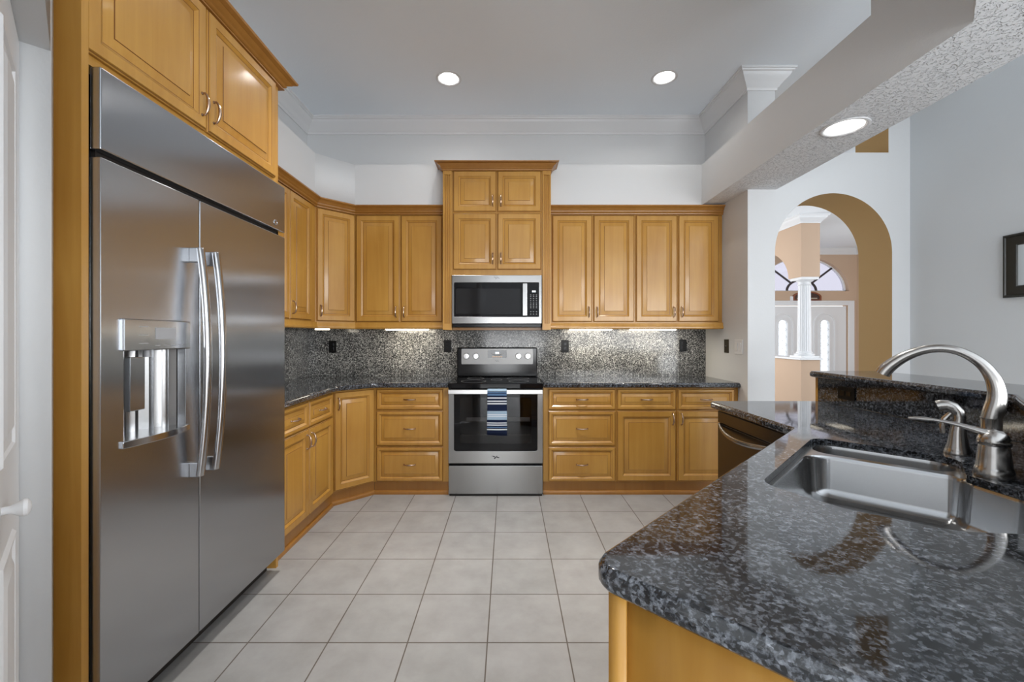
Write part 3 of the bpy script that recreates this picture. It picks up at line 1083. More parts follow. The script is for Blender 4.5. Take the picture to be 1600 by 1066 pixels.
def slab(name, outline, ztop, edge_scale=1.0, holes=None, m_='granite', thick=None):
    """stone slab: shaped edge, flat top (with cut-outs)"""
    if area2(outline) < 0:
        outline = outline[::-1]
    holes = holes or []
    b = MB()
    rs = [[(x, y, ztop + dz * edge_scale) for x, y in inset(outline, i)] for i, dz in EDGE]
    b.rings(rs, 0, True, False, False)
    zb = ztop - (0.020 if holes else 0.040 * edge_scale)
    if holes:
        b.rings([rs[-1], [(x, y, zb) for x, y, _ in rs[-1]]], 0, True, False, False)
    for ins, z in ((EDGE[0][0], ztop), (EDGE[-1][0], zb)):
        loops = [inset(outline, ins)] + holes
        flat = [p for l in loops for p in l]
        tri = tessellate_polygon([[Vector((x, y, 0)) for x, y in l] for l in loops])
        b.add([(x, y, z) for x, y in flat], [tuple(t) for t in tri])
    for h in holes:
        b.rings([[(x, y, ztop) for x, y in h], [(x, y, zb) for x, y in h]], 0, True, False, False)
    return b.build(name, m_, smooth=40)

YE = YBASE - 0.040
xe = XBASE + 0.040
dd = 0.040 * math.tan(R(22.5))
o_ = [(-0.486, YB - 0.021), (XL + 0.021, YB - 0.021), (XL + 0.021, 2.404), (xe, 2.404), (xe, A_.y - dd), (B_.x + dd, YE), (-0.486, YE)]
tag(slab('countertop', round_poly(o_, [0, 0, 0, 0, 0.10, 0.10, 0], 6), ZT), 'black speckled granite worktop running round the left corner', 'countertop')
tag(slab('countertop', [(0.284, YE), (XR - 0.001, YE), (XR - 0.001, YB - 0.021), (0.284, YB - 0.021)], ZT), 'black speckled granite worktop right of the range', 'countertop')
tag(MB().box(XL + 0.0215, XR - 0.002, YB - 0.020, YB - 0.001, ZT - 0.03, 1.372).build('backsplash', 'splash'), 'speckled grey granite backsplash along the back wall', 'backsplash')
tag(MB().box(XL + 0.001, XL + 0.020, 2.41, YB - 0.001, ZT - 0.03, 1.372).build('backsplash', 'splash'), 'dark granite backsplash on the left wall beside the refrigerator', 'backsplash')

# peninsula frame: u runs along the diagonal towards the camera, v across the worktop to the bar
P1 = Vector((1.175, 1.766))
Uv = Vector((-0.70711, -0.70711))
Vv = Vector((0.70711, -0.70711))
def uv(u, v):
    q = P1 + Uv * u + Vv * v
    return (q.x, q.y)
T = math.tan(R(22.5))
def strip(v0, v1, yfar, uend):
    """plan outline between two offsets of the bent peninsula line"""
    return [(1.175 + v0, yfar), (1.175 + v0, 1.766 - v0 * T), uv(uend, v0), uv(uend, v1), (1.175 + v1, 1.766 - v1 * T), (1.175 + v1, yfar)]

UEND = 1.477
hole_uv = [(.138, .095), (.145, .474), (.372, .478), (.46, .568), (.60, .602), (.76, .590), (.875, .45), (.893, .28), (.835, .098)]
hole = round_poly([uv(*p) for p in hole_uv], [.05, .085, .018, .06, .08, .09, .09, .09, .06], 6)
po = strip(0.0, 0.648, 2.50, UEND)
po = round_poly(po, [0.03, 0.03, 0.055, 0.0, 0, 0.0], 8)
tag(slab('countertop', po, ZT, 1.0, [hole]), 'large dark granite worktop of the peninsula with the sink cut into it', 'countertop')

bar = round_poly(strip(0.613, 1.025, 2.545, UEND), [0.02, 0.02, 0.03, 0.03, 0.02, 0.03], 6)
tag(slab('bar_top', bar, 1.088, 0.85), 'raised dark granite bar top above the peninsula worktop', 'bar top')
tag(MB().prism(strip(0.650, 0.669, 2.515, UEND), ZT + 0.0005, 1.0535).build('backsplash', 'granite'), 'dark granite upstand between the sink worktop and the raised bar', 'backsplash')
struct(MB().prism(strip(0.6695, 0.79, 2.515, UEND - 0.01), 0, 1.0535).build('wall_bar', 'wall'))
tag(MB().box(1.825, 1.966, 2.5155, 2.535, 0, 1.0535).build('end_panel', 'wood'), 'narrow wooden panel closing the far end of the raised bar wall', 'panel')

# peninsula cabinets under the worktop
c = thing('peninsula_cabinet', 'honey wood cabinet under the near end of the granite peninsula', 'cabinet', (uv(UEND - 0.03, 0.03)[0], uv(UEND - 0.03, 0.03)[1], 0), 0)
inv = Matrix.Translation((-c.location.x, -c.location.y, 0))
def uvbox(u0, u1, v0, v1, z0, z1):
    return MB().prism([uv(u0, v0), uv(u1, v0), uv(u1, v1), uv(u0, v1)], z0, z1).xf(inv)
ue = UEND - 0.03
uvbox(ue - 0.02, ue, 0.03, 0.668, 0.0, ZT - 0.041).build('end_panel', 'wood', c)
uvbox(ue, ue + 0.006, 0.03, 0.062, 0.0, ZT - 0.041).build('corner_stile', 'wood', c)
uvbox(0.04, ue - 0.021, 0.05, 0.068, 0.10, ZT - 0.041).build('face_frame', 'wood', c)
uvbox(0.06, ue - 0.021, 0.09, 0.105, 0.0, 0.10).build('toe_board', 'wood_dark', c)
MB().box(1.215, 1.8435, 2.452, 2.472, 0.0, ZT - 0.041).xf(inv).build('end_panel', 'wood', c)
MB().box(1.215, 1.8435, 1.80, 1.82, 0.0, ZT - 0.041).xf(inv).build('partition', 'wood', c)
# doors on the kitchen side: local frame of the diagonal front (faces away from the camera)
for k in range(3):
    u0 = 0.10 + k * 0.44
    dmb = MB().panel(0, 0.42, 0.115, 0.68, 0, 0.02)
    q = uv(u0, 0.0495)
    mm = inv @ Matrix.Translation((q[0], q[1], 0)) @ Matrix.Rotation(R(-135), 4, 'Z')
    dmb.xf(mm).build('door', ['wood', 'wood_glaze'], c)
    dmb = MB().panel(0, 0.42, 0.694, 0.862, 0, 0.02, 0.04, 0.022)
    dmb.xf(mm).build('drawer_front', ['wood', 'wood_glaze'], c)

# ------------------------------------------------------------------ sink
sk = thing('kitchen_sink', 'stainless steel undermount double-bowl sink set in the granite peninsula', 'sink', (*uv(0.5, 0.33), 0.79))
inv = Matrix.Translation(-Vector(sk.location))
small = round_poly([uv(*p) for p in [(.150, .108), (.157, .462), (.290, .462), (.290, .108)]], [.060, .062, .062, .060], 7)
large = round_poly([uv(*p) for p in [(.320, .110), (.316, .468), (.374, .490), (.46, .576), (.60, .600), (.755, .588), (.868, .447), (.885, .28), (.828, .112)]],
                   [.07, .05, .05, .08, .08, .09, .09, .09, .07], 6)
rim = MB()
out = inset(hole, -0.018)
zr = ZT - 0.0205
loops = [out, small, large]
flat = [p for l in loops for p in l]
tri = tessellate_polygon([[Vector((x, y, 0)) for x, y in l] for l in loops])
rim.add([(x, y, zr) for x, y in flat], [tuple(t) for t in tri])
rim.xf(inv).build('rim', 'steel_sink', sk)
def bowl(poly, prof, name):
    b = MB()
    rs = [[(x, y, z) for x, y in inset(poly, i)] for i, z in prof]
    b.rings(rs, 0, True, False, True)
    return b.xf(inv).build(name, 'steel_sink', sk, smooth=60)
bowl(large, [(0, zr), (0.002, zr - 0.004), (0.004, zr - 0.012), (0.012, 0.792), (0.018, 0.778), (0.028, 0.768), (0.042, 0.763), (0.052, 0.762)], 'large_bowl')
bowl(small, [(0, zr), (0.001, zr - 0.004), (0.002, zr - 0.012), (0.006, 0.822), (0.010, 0.812), (0.018, 0.804), (0.024, 0.802)], 'small_bowl')
dr = MB().lathe([(0.05, 0.0), (0.05, 0.004), (0.040, 0.005), (0.034, 0.002), (0.001, 0.002)], (*uv(0.60, 0.36), 0.7625), 24)
dr.xf(inv).build('drain', 'handle_steel', sk)

# ------------------------------------------------------------------ faucet, lever, side sprayer
q = uv(0.20, 0.534)
fa = thing('faucet', 'brushed nickel gooseneck faucet arching over the sink', 'faucet', (q[0], q[1], ZT))
d2 = -Vv                       # from the splash towards the sink
def fp(s_, h):
    return (d2.x * s_, d2.y * s_, h)
MB().lathe([(0.030, 0.0), (0.031, 0.004), (0.028, 0.010), (0.025, 0.02), (0.023, 0.05), (0.0225, 0.11), (0.0225, 0.135), (0.0235, 0.14)], n=28).build('spout_base', 'nickel', fa)
pts, rad = [], []
ctrl = [(0.0, 0.138, .0225), (-0.004, 0.16, .0225), (-0.010, 0.19, .0215), (-0.011, 0.22, .020), (-0.004, 0.255, .018), (0.012, 0.288, .0155),
        (0.035, 0.314, .0138), (0.064, 0.333, .0128), (0.095, 0.341, .0125), (0.128, 0.339, .0130), (0.160, 0.328, .0145),
        (0.190, 0.310, .0165), (0.215, 0.288, .0185), (0.232, 0.268, .0200), (0.240, 0.254, .0205)]
for i in range(len(ctrl) - 1):
    a0 = ctrl[max(0, i - 1)]
    a1, a2 = ctrl[i], ctrl[i + 1]
    a3 = ctrl[min(len(ctrl) - 1, i + 2)]
    for k in range(4):
        t = k / 4
        cr = [0.5 * ((2 * a1[j]) + (-a0[j] + a2[j]) * t + (2 * a0[j] - 5 * a1[j] + 4 * a2[j] - a3[j]) * t * t + (-a0[j] + 3 * a1[j] - 3 * a2[j] + a3[j]) * t ** 3) for j in range(3)]
        pts.append(fp(cr[0], cr[1]))
        rad.append(cr[2])
pts.append(fp(*ctrl[-1][:2]))
rad.append(ctrl[-1][2])
MB().tube(pts, rad, 20).build('spout', 'nickel', fa, smooth=50)

q = uv(0.345, 0.530)
lv = thing('faucet_lever', 'brushed nickel single-lever faucet control beside the gooseneck', 'faucet handle', (q[0], q[1], ZT))
MB().lathe([(0.039, 0), (0.040, 0.006), (0.038, 0.022), (0.0365, 0.026), (0.035, 0.030), (0.032, 0.060), (0.030, 0.082), (0.029, 0.086)], n=32).build('valve_body', 'nickel', lv)
dome = MB().lathe([(0.031, 0.0), (0.033, 0.004), (0.032, 0.016), (0.026, 0.030), (0.016, 0.038), (0.001, 0.041)], n=28, mat4=Matrix.Translation((0, 0, 0.087)))
dome.build('valve_dome', 'nickel', lv)
la = []
lr = []
for k in range(14):
    t = k / 13
    la.append((d2.x * (-0.004 + 0.172 * t) , d2.y * (-0.004 + 0.172 * t), 0.112 + 0.030 * math.sin(t * 1.9) - 0.004 * t))
    lr.append(0.021 - 0.013 * min(1, t * 1.7) + 0.003 * (t > 0.7) - 0.004 * max(0, (t - 0.85) / 0.15))
MB().tube(la, lr, 14, 0, 0.5, (-d2.y, d2.x, 0)).build('lever', 'nickel', lv, smooth=50)

q = uv(0.085, 0.470)
sp = thing('side_sprayer', 'brushed nickel side sprayer standing behind the small sink bowl', 'sprayer', (q[0], q[1], ZT))
MB().lathe([(0.033, 0), (0.034, 0.004), (0.031, 0.012), (0.029, 0.020), (0.0285, 0.024)], n=28).build('sprayer_base', 'nickel', sp)
sb_, sr_ = [], []
for s_, h, r_ in [(0.0, 0.024, .027), (0.0, 0.045, .0235), (0.0, 0.07, .020), (-0.002, 0.095, .0175), (-0.004, 0.118, .0160), (0.0, 0.136, .0155), (0.010, 0.149, .0160), (0.024, 0.154, .0175), (0.038, 0.152, .0185), (0.046, 0.149, .0185)]:
    sb_.append((d2.x * s_, d2.y * s_, h))
    sr_.append(r_)
MB().tube(sb_, sr_, 18).build('spray_head', 'nickel', sp, smooth=50)
MB().tube([(d2.x * s_, d2.y * s_, h) for s_, h in ((0.016, 0.130), (0.030, 0.110), (0.036, 0.085), (0.034, 0.062))], [0.006, 0.008, 0.008, 0.006], 10).build('trigger', 'nickel', sp)
MB().lathe([(0.0155, 0), (0.0145, 0.002), (0.001, 0.002)], n=18, mat4=Matrix.Translation((d2.x * 0.0462, d2.y * 0.0462, 0.149)) @ Vector((d2.x, d2.y, -0.10)).to_track_quat('Z', 'Y').to_matrix().to_4x4()).build('nozzle', 'black_plastic', sp)

# ------------------------------------------------------------------ dishwasher (front faces -X)
dw = thing('dishwasher', 'dark stainless dishwasher under the peninsula with a curved bar handle', 'dishwasher', (1.200, 2.448, 0), R(-90))
DWW = 0.60
MB().box(0.003, DWW - 0.003, 0.036, 0.60, 0.105, 0.86).build('tub_housing', 'black', dw)
MB().box(0.003, DWW - 0.003, 0.0, 0.034, 0.115, 0.800).build('door', 'dark_steel', dw, bevel=0.004)
MB().box(0.003, DWW - 0.003, 0.0, 0.034, 0.803, 0.868).build('control_strip', 'dark_steel', dw, bevel=0.004)
MB().box(0.02, DWW - 0.02, 0.07, 0.09, 0.0, 0.105).build('toe_grille', 'rubber', dw)
hp, hr = [], []
for k in range(21):
    t = -1 + k / 10
    hp.append((DWW / 2 + 0.27 * t, -0.004 - 0.050 * (1 - t * t), 0.795 - 0.028 * (1 - t * t)))
    hr.append(0.013 - 0.005 * abs(t) ** 3)
MB().tube(hp, hr, 12, 0, 0.7).build('handle', 'steel', dw, smooth=50)

# ------------------------------------------------------------------ range
RX0, RX1 = -0.482, 0.280
RYF = 3.44
rg = thing('range', 'freestanding stainless steel electric range with a black glass cooktop', 'range', ((RX0 + RX1) / 2, RYF, 0))
HW = (RX1 - RX0) / 2
MB().box(-HW + 0.002, HW - 0.002, 0.045, YB - RYF - 0.03, 0.03, 0.900).build('oven_body', 'black', rg)
ct = MB()
ct.box(-HW, HW, -0.004, YB - RYF - 0.10, 0.900, 0.914)
ct.box(-HW, HW, -0.006, 0.03, 0.872, 0.912)
ct.build('cooktop', 'black_glass', rg, bevel=0.003)
bn = MB()
for x, y, r_ in ((-0.19, 0.16, 0.105), (0.19, 0.16, 0.085), (-0.19, 0.40, 0.075), (0.19, 0.40, 0.10), (0.0, 0.28, 0.05)):
    bn.holed(circ(x, y, r_, 40), [circ(x, y, r_ - 0.003, 40)], 0.9142, 0.9145)
bn.build('burner_ring', 'grey_plastic', rg)
yb0 = 3.985 - RYF
zg0, zg1 = pz(571, 3.98), pz(543.2, 3.98)
bg = MB()
bg.box(px(714, 3.985) - rg.location.x, px(839.5, 3.985) - rg.location.x, yb0, YB - RYF - 0.022, 0.914, zg1)
bg.build('backguard', 'black', rg, bevel=0.010, bseg=3)
pz0, pz1 = pz(569.3, 3.98), pz(545.2, 3.98)
pxa, pxb = px(721, 3.98) - rg.location.x, px(832.8, 3.98) - rg.location.x
cp = MB().prism(round_poly([(pxa, pz0), (pxb, pz0), (pxb, pz1), (pxa, pz1)], 0.008, 4), yb0 - 0.006, yb0 + 0.001, 0, 'Y').build('control_panel', 'panel_steel', rg)
dxa, dxb = px(762, 3.975) - rg.location.x, px(791.7, 3.975) - rg.location.x
dza, dzb = pz(559.6, 3.975), pz(547.4, 3.975)
MB().prism(round_poly([(dxa, dza), (dxb, dza), (dxb, dzb), (dxa, dzb)], 0.008, 4), yb0 - 0.009, yb0 - 0.005, 0, 'Y').build('display', 'black_glass', cp)
dg = MB()
cxd, czd = (dxa + dxb) / 2, (dza + dzb) / 2 + 0.012
for k in (-1, 0, 1):
    dg.box(cxd + k * 0.011 - 0.004, cxd + k * 0.011 + 0.004, yb0 - 0.0098, yb0 - 0.009, czd - 0.007, czd + 0.007)
dg.build('digits', 'glow', cp)
sw = MB().prism(arc(cxd, czd + 0.008, 0.062, 0.036, 200, 340, 16) + arc(cxd, czd + 0.008, 0.060, 0.026, 340, 200, 16), yb0 - 0.0098, yb0 - 0.009, 0, 'Y')
sw.build('display_swoosh', 'key', cp)
dm_ = MB()
for k in range(6):
    dm_.box(dxa + 0.045 + k * 0.016, dxa + 0.054 + k * 0.016, yb0 - 0.0098, yb0 - 0.009, dza + 0.009, dza + 0.014)
dm_.build('display_marks', 'amber', cp)
for x in (728.8, 743.6, 810.2, 824.8):
    kx, kz = px(x, 3.97) - rg.location.x, pz(556.6, 3.97)
    kb = MB().lathe([(0.029, 0), (0.029, 0.006), (0.026, 0.016), (0.024, 0.022), (0.001, 0.023)], (kx, yb0 - 0.006, kz), 24, 0, Matrix.Rotation(R(90), 4, 'X'))
    kb.box(kx - 0.005, kx + 0.005, yb0 - 0.038, yb0 - 0.027, kz - 0.024, kz + 0.024)
    kb.build('knob', 'bright_steel', rg)
def emblem(par, x, y, z, s, m_='key'):
    """leaf-like swoosh emblem of the appliance maker's badge, as a thin relief facing -y"""
    e = MB()
    e.prism([(x - 1.0 * s, z + .34 * s), (x - .55 * s, z + .36 * s), (x + .1 * s, z + .12 * s), (x - .15 * s, z + .02 * s), (x - .6 * s, z + .22 * s)], y - 0.0012, y, 0, 'Y')
    e.prism([(x - .15 * s, z + .02 * s), (x + .1 * s, z + .12 * s), (x + .30 * s, z + .42 * s), (x + .42 * s, z + .40 * s), (x + .25 * s, z - .0 * s)], y - 0.0012, y, 0, 'Y')
    e.prism([(x + .25 * s, z + .0 * s), (x + .40 * s, z + .20 * s), (x + 1.0 * s, z - .08 * s), (x + .7 * s, z - .16 * s)], y - 0.0012, y, 0, 'Y')
    e.prism([(x - .40 * s, z - .28 * s), (x - .12 * s, z - .02 * s), (x + .12 * s, z - .06 * s), (x - .15 * s, z - .36 * s)], y - 0.0012, y, 0, 'Y')
    return e.build('emblem', m_, par)
emblem(cp, cxd - 0.004, yb0 - 0.006, pz(564.3, 3.975), 0.020, 'black')

odz0, odz1 = pz(724.3, RYF), pz(609.5, RYF)
gx0, gx1 = px(709.3, RYF) - rg.location.x, px(839.8, RYF) - rg.location.x
gz0, gz1 = pz(705.2, RYF), pz(616, RYF)
glass = round_poly([(gx0, gz0), (gx1, gz0), (gx1, gz1), (gx0, gz1)], [0.018, 0.018, 0.006, 0.006], 5)
od = MB().holed([(-HW, odz0), (HW, odz0), (HW, odz1), (-HW, odz1)], [glass], 0.0, 0.040, 0, 'Y').build('oven_door', 'steel', rg, bevel=0.002)
wx0, wx1 = px(718.5, RYF) - rg.location.x, px(830.5, RYF) - rg.location.x
wz0, wz1 = pz(693.5, RYF), pz(621.5, RYF)
wnd = round_poly([(wx0, wz0), (wx1, wz0), (wx1, wz1), (wx0, wz1)], 0.012, 4)
MB().holed(inset(glass, 0.0005), [wnd], 0.003, 0.035, 0, 'Y').build('oven_glass', 'black_glass', od)
M['oven_pane'] = pane_mat('oven_pane', (0.55, 0.55, 0.56), 0.04)
MB().prism(wnd, 0.004, 0.008, 0, 'Y').build('oven_window', 'oven_pane', od)
cav = MB()
cav.box(wx0, wx1, 0.0355, 0.0405, wz0, wz1)
for z, r_ in ((pz(660, RYF), 0.004), (pz(681, RYF), 0.003)):
    cav.tube([(wx0 + 0.01, 0.030, z), (wx1 - 0.01, 0.030, z)], r_, 8, 1)
    for k in range(22):
        x = wx0 + 0.02 + (wx1 - wx0 - 0.04) * k / 21
        cav.tube([(x, 0.030, z - 0.001), (x, 0.0345, z + 0.010)], 0.0015, 6, 1)
cav.box(wx0 + 0.05, wx1 - 0.012, 0.028, 0.034, pz(659, RYF), pz(653.5, RYF), 1)
cav.build('oven_rack', ['oven_window', 'rack'], od)
hb = MB()
hb.box(-HW + 0.004, HW - 0.004, -0.050, -0.034, pz(616.2, 3.395), pz(609.2, 3.395))
for x in (-HW + 0.012, HW - 0.030):
    hb.box(x, x + 0.018, -0.036, 0.001, pz(615, 3.395), pz(611, 3.395))
hb.build('handle', 'bright_steel', od, bevel=0.004)
emblem(od, px(774.2, RYF) - rg.location.x, 0.0, pz(715, RYF), 0.034, 'black')
MB().box(-HW, HW, 0.004, 0.05, pz(772.5, RYF), pz(728.2, RYF)).build('storage_drawer', 'steel', rg, bevel=0.004)
MB().box(-HW + 0.006, HW - 0.006, 0.020, 0.05, 0.0, 0.032).build('plinth', 'rubber', rg)

# towel over the oven handle
tz1, tz0 = pz(608.3, 3.385), pz(680.5, 3.385)
TXc = px(776.6, 3.385)
tw_ = 0.079
tmb = MB()
prof = []
yh = RYF - 0.042
for k in range(15):
    prof.append((yh - 0.012 - 0.0035 * math.sin(k * 0.55), tz0 + (tz1 - 0.014 - tz0) * k / 14))
for k in range(1, 7):
    a = R(180 - 30 * k)
    prof.append((yh + 0.012 * math.cos(a), tz1 - 0.014 + 0.014 * math.sin(a)))
for k in range(1, 7):
    prof.append((yh + 0.0125 , tz1 - 0.014 - 0.02 * k))
grid = []
for i in range(13):
    t = -1 + i / 6
    col = []
    for j, (y, z) in enumerate(prof):
        drop = max(0.0, (tz1 - z) / (tz1 - tz0))
        x = TXc + tw_ * t * (1 + 0.05 * drop - 0.03)
        wav = 0.003 * math.sin(3.1 * t + 1.3) * drop
        sag = 0.006 * (t * t) * (1 if j < 15 else 0) * drop
        col.append((x, y - (wav + 0.003 if j < 15 else 0), z - 0.004 * t * (0.4 if j > 3 else 1.2) * (drop > 0.05) + 0 * sag))
    grid.append(col)
tmb.rings(grid, 0, False, False, False)
to = tmb.build('dish_towel', towel_mat(tz0, tz1))
sm = to.modifiers.new('thickness', 'SOLIDIFY')
sm.thickness = 0.004
sm.offset = 0
tag(to, 'navy and white striped towel hanging over the oven handle', 'towel')

# ------------------------------------------------------------------ microwave
MYF = 3.61
mx0, mx1 = px(706, MYF), px(846.4, MYF)
mz0, mz1 = pz(505.8, MYF), pz(430, MYF)
mw = thing('microwave', 'stainless steel over-the-range microwave with a black glass door', 'microwave', ((mx0 + mx1) / 2, MYF, mz0))
mh = (mx1 - mx0) / 2
MB().box(-mh + 0.001, mh - 0.001, 0.032, YB - MYF - 0.03, 0.001, mz1 - mz0 - 0.001).build('housing', 'black', mw)
MX = lambda x: px(x, MYF) - mw.location.x
MZ = lambda y: pz(y, MYF) - mz0
mg = round_poly([(MX(709.5), MZ(495)), (MX(842), MZ(495)), (MX(842), MZ(441.6)), (MX(709.5), MZ(441.6))], 0.007, 4)
MB().holed([(-mh, 0), (mh, 0), (mh, mz1 - mz0), (-mh, mz1 - mz0)], [mg], 0.0, 0.030, 0, 'Y').build('front_frame', 'steel', mw, bevel=0.003)
g_ = MB().prism(inset(mg, 0.0004), 0.002, 0.028, 0, 'Y').build('door_glass', 'black_glass', mw)
MB().prism(round_poly([(MX(712.5), MZ(490.5)), (MX(813.5), MZ(490.5)), (MX(813.5), MZ(451)), (MX(712.5), MZ(451))], 0.006, 4), 0.0008, 0.003, 0, 'Y').build('viewing_window', 'oven_window', g_)
hm = MB().box(MX(816.3), MX(823.4), -0.040, -0.022, MZ(494), MZ(443.5))
for y in (491, 446.5):
    hm.box(MX(818), MX(821.7), -0.024, 0.004, MZ(y) - 0.008, MZ(y) + 0.008)
hm.build('handle', 'steel', mw, bevel=0.004)
MB().box(MX(831.5), MX(836.8), 0.0006, 0.0024, MZ(456.6), MZ(454.4)).build('digits', 'glow', g_)
kp = MB()
for r_, y in enumerate((461, 463.7, 466.8, 470, 473.5, 476, 478.6, 481, 487.2, 491)):
    for x in (829.3, 833.7, 838.3):
        kp.box(MX(x) - 0.005, MX(x) + 0.005, 0.0008, 0.0024, MZ(y) - 0.002, MZ(y) + 0.002)
kp.build('button_pattern', 'key', g_)
emblem(mw, MX(775.5), 0.0, MZ(434.6), 0.030, 'grey_plastic')
bt_ = MB().box(-mh + 0.004, mh - 0.004, 0.010, YB - MYF - 0.04, -0.030, -0.0005)
bt_.build('vent_base', 'black', mw, bevel=0.004)

# ------------------------------------------------------------------ outlets and switches
def outlet(loc, rotz, label, horiz=False, group='black outlets in the granite backsplash'):
    t_ = thing('wall_outlet', label, 'outlet', loc, rotz, group)
    w_, h_ = (0.058, 0.035) if horiz else (0.035, 0.058)
    MB().box(-w_, w_, -0.006, 0.0, -h_, h_).build('cover_plate', 'black_plastic', t_, bevel=0.002)
    s_ = MB()
    for k in (-1, 1):
        if horiz:
            s_.box(k * 0.021 - 0.015, k * 0.021 + 0.015, -0.0085, -0.006, -0.013, 0.013)
        else:
            s_.box(-0.013, 0.013, -0.0085, -0.006, k * 0.021 - 0.015, k * 0.021 + 0.015)
    s_.build('socket', 'black', t_, bevel=0.002)
    return t_
ys = YB - 0.0205
outlet((px(520, ys), ys, pz(542, ys)), 0, 'black outlet in the backsplash nearest the left corner')
outlet((px(699.3, ys), ys, pz(541, ys)), 0, 'black outlet in the backsplash just left of the range')
outlet((px(883, ys), ys, pz(541.2, ys)), 0, 'black outlet in the backsplash just right of the range')
outlet((px(1067, ys), ys, pz(540, ys)), 0, 'black outlet in the backsplash nearest the white return wall')
outlet((1.8245, 2.30, 0.986), R(-90), 'black horizontal outlet in the upstand below the raised bar', True, 'black outlet below the raised bar')
sw1 = thing('wall_plate', 'narrow bronze jack plate on the white return wall beside the backsplash', 'wall plate', (XR - 0.0005, 3.67, 1.208), R(-90))
MB().box(-0.036, 0.036, -0.006, 0, -0.058, 0.058).build('cover_plate', 'bronze', sw1, bevel=0.002)
MB().lathe([(0.007, 0), (0.006, 0.006), (0.003, 0.008), (0.003, 0.012), (0.001, 0.012)], (0, -0.006, 0), 14, 0, Matrix.Rotation(R(90), 4, 'X')).build('jack', 'handle_steel', sw1)
sw2 = thing('light_switch', 'white double rocker switch on the return wall near its corner', 'light switch', (XR - 0.0005, 3.475, 1.206), R(-90))
MB().box(-0.060, 0.060, -0.006, 0, -0.060, 0.060).build('cover_plate', 'trim', sw2, bevel=0.003)
for x in (-0.025, 0.025):
    MB().box(x - 0.017, x + 0.017, -0.010, -0.006, -0.034, 0.034).build('rocker', 'trim', sw2, bevel=0.003)

# ------------------------------------------------------------------ picture on the right wall
Yp1, Yp0 = 2.704, 2.28
pf = thing('picture_frame', 'black framed picture hanging on the pale right-hand wall', 'picture', (XE - 0.001, Yp1, 1.535), R(-90))
ph, pwid = 0.393, Yp1 - Yp0
rs = []
for i, y in ((0, 0), (0, -0.020), (0.006, -0.026), (0.014, -0.026), (0.018, -0.020), (0.060, -0.014), (0.068, -0.016), (0.072, -0.010)):
    rs.append([(i, y, i), (pwid - i, y, i), (pwid - i, y, ph - i), (i, y, ph - i)])
MB().rings(rs, 0, True, True, False).build('frame', 'frame', pf)
MB().box(0.072, pwid - 0.072, -0.0095, -0.004, 0.072, ph - 0.072).build('print', 'paper', pf)

# ------------------------------------------------------------------ lamps
def downlight(x, y, zc, r_, label, power):
    t_ = thing('ceiling_light', label, 'ceiling light', (x, y, zc), 0, 'recessed ceiling lights')
    MB().lathe([(r_ + 0.014, -0.0005), (r_ + 0.014, -0.004), (r_ + 0.006, -0.007), (r_ - 0.004, -0.004), (r_ - 0.010, 0.002), (r_ - 0.008, 0.0002)], n=40, cap=False).build('trim_ring', 'trim', t_, smooth=60)
    MB().lathe([(r_ - 0.010, 0.001), (r_ - 0.014, 0.030), (r_ - 0.024, 0.045), (r_ - 0.024, 0.05)], n=40, cap=False).build('reflector', 'trim', t_, smooth=60)
    MB().lathe([(r_ - 0.023, 0.048), (r_ * 0.5, 0.045), (0.001, 0.044)], n=40, cap=False).build('lens', 'lamp', t_, smooth=60)
    a = area_light('lamp_light', (0, 0, 0.040), (0, 0, -1), 2 * (r_ - 0.026), 2 * (r_ - 0.026), power, (1.0, 0.975, 0.94), 'DISK')
    a.parent = t_
    return t_
downlight(*LAMPS[0], ZC, 0.087, 'left recessed light in the high kitchen ceiling', P_DOWN)
downlight(*LAMPS[1], ZC, 0.087, 'right recessed light in the high kitchen ceiling', P_DOWN)
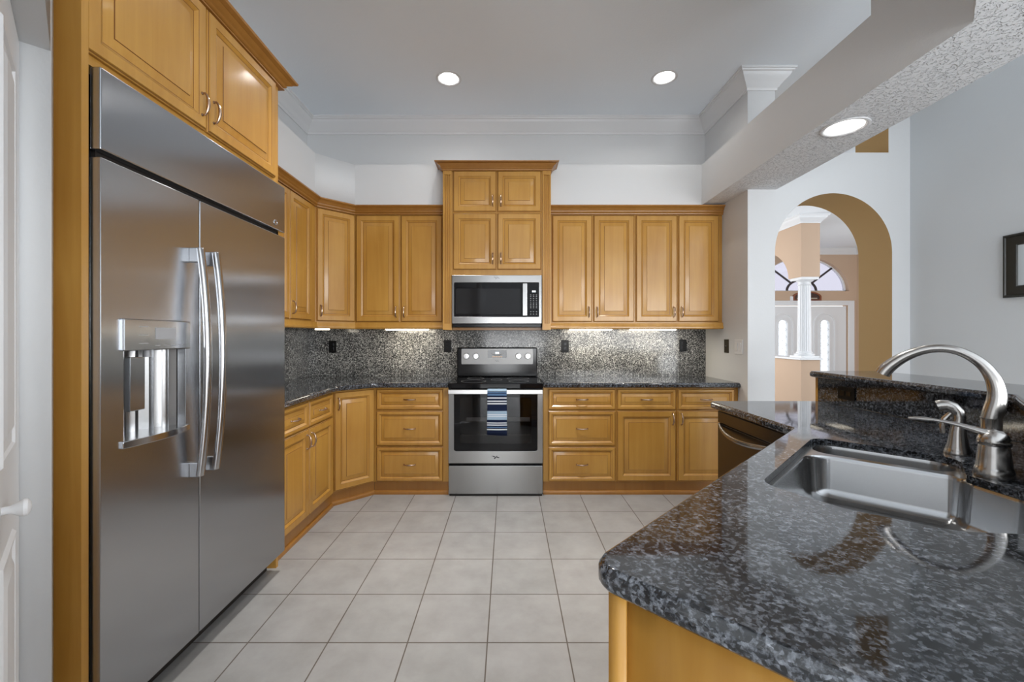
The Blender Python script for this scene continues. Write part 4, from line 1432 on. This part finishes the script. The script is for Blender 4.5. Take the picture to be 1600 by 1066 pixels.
downlight(*beam_lamp, 2.445, 0.098, 'recessed light in the underside of the dropped beam', P_DOWN * 0.4)

# unseen recessed lights added above the view to brighten floor and base cabinets
for k, (x, y) in enumerate(((-0.55, 2.42), (0.65, 2.42))):
    r_ = 0.087
    o = MB().lathe([(r_ + 0.014, -0.0005), (r_ + 0.014, -0.004), (r_ + 0.006, -0.007), (r_ - 0.004, -0.004), (r_ - 0.008, -0.001)], (x, y, ZC), n=32, cap=False)
    o.lathe([(r_ - 0.006, -0.0015), (0.001, -0.002)], (x, y, ZC), 32, 1, None, False)
    struct(o.build('trim_%d' % (5 + k), ['trim', 'lamp']))
    area_light('lamp_light', (x, y, ZC - 0.012), (0, 0, -1), 0.15, 0.15, P_FILL_CAN, (1.0, 0.98, 0.95), 'DISK').data.spread = R(88)


def under_light(x0, x1, y0, y1, label, power):
    cx, cy = (x0 + x1) / 2, (y0 + y1) / 2
    t_ = thing('under_cabinet_light', label, 'cabinet light', (cx, cy, 1.3995), 0, 'under-cabinet lights')
    w_, h_ = (x1 - x0) / 2, (y1 - y0) / 2
    MB().box(-w_, w_, -h_, h_, -0.036, 0.0).build('housing', 'trim', t_, bevel=0.003)
    MB().box(-w_ + 0.01, w_ - 0.01, -h_ + 0.006, h_ - 0.006, -0.052, -0.036).build('diffuser', 'lamp_warm', t_, bevel=0.003)
    a = area_light('lamp_light', (0, 0, -0.054), (0, 0.35, -1), 2 * w_ - 0.02, 2 * h_ - 0.012, power, (1.0, 0.90, 0.72))
    a.parent = t_
    return t_
yu0, yu1 = 3.80, 3.92
under_light(px(603, 3.86), px(670, 3.86), yu0, yu1, 'warm under-cabinet light left of the range', P_UNDER)
under_light(px(889, 3.86), px(956, 3.86), yu0, yu1, 'warm under-cabinet light first right of the range', P_UNDER)
under_light(px(984, 3.86), px(1055, 3.86), yu0, yu1, 'warm under-cabinet light nearest the return wall', P_UNDER)
under_light(-1.67, -1.55, 3.66, 3.74, 'small under-cabinet light below the corner wall cabinet', P_UNDER * 0.12)
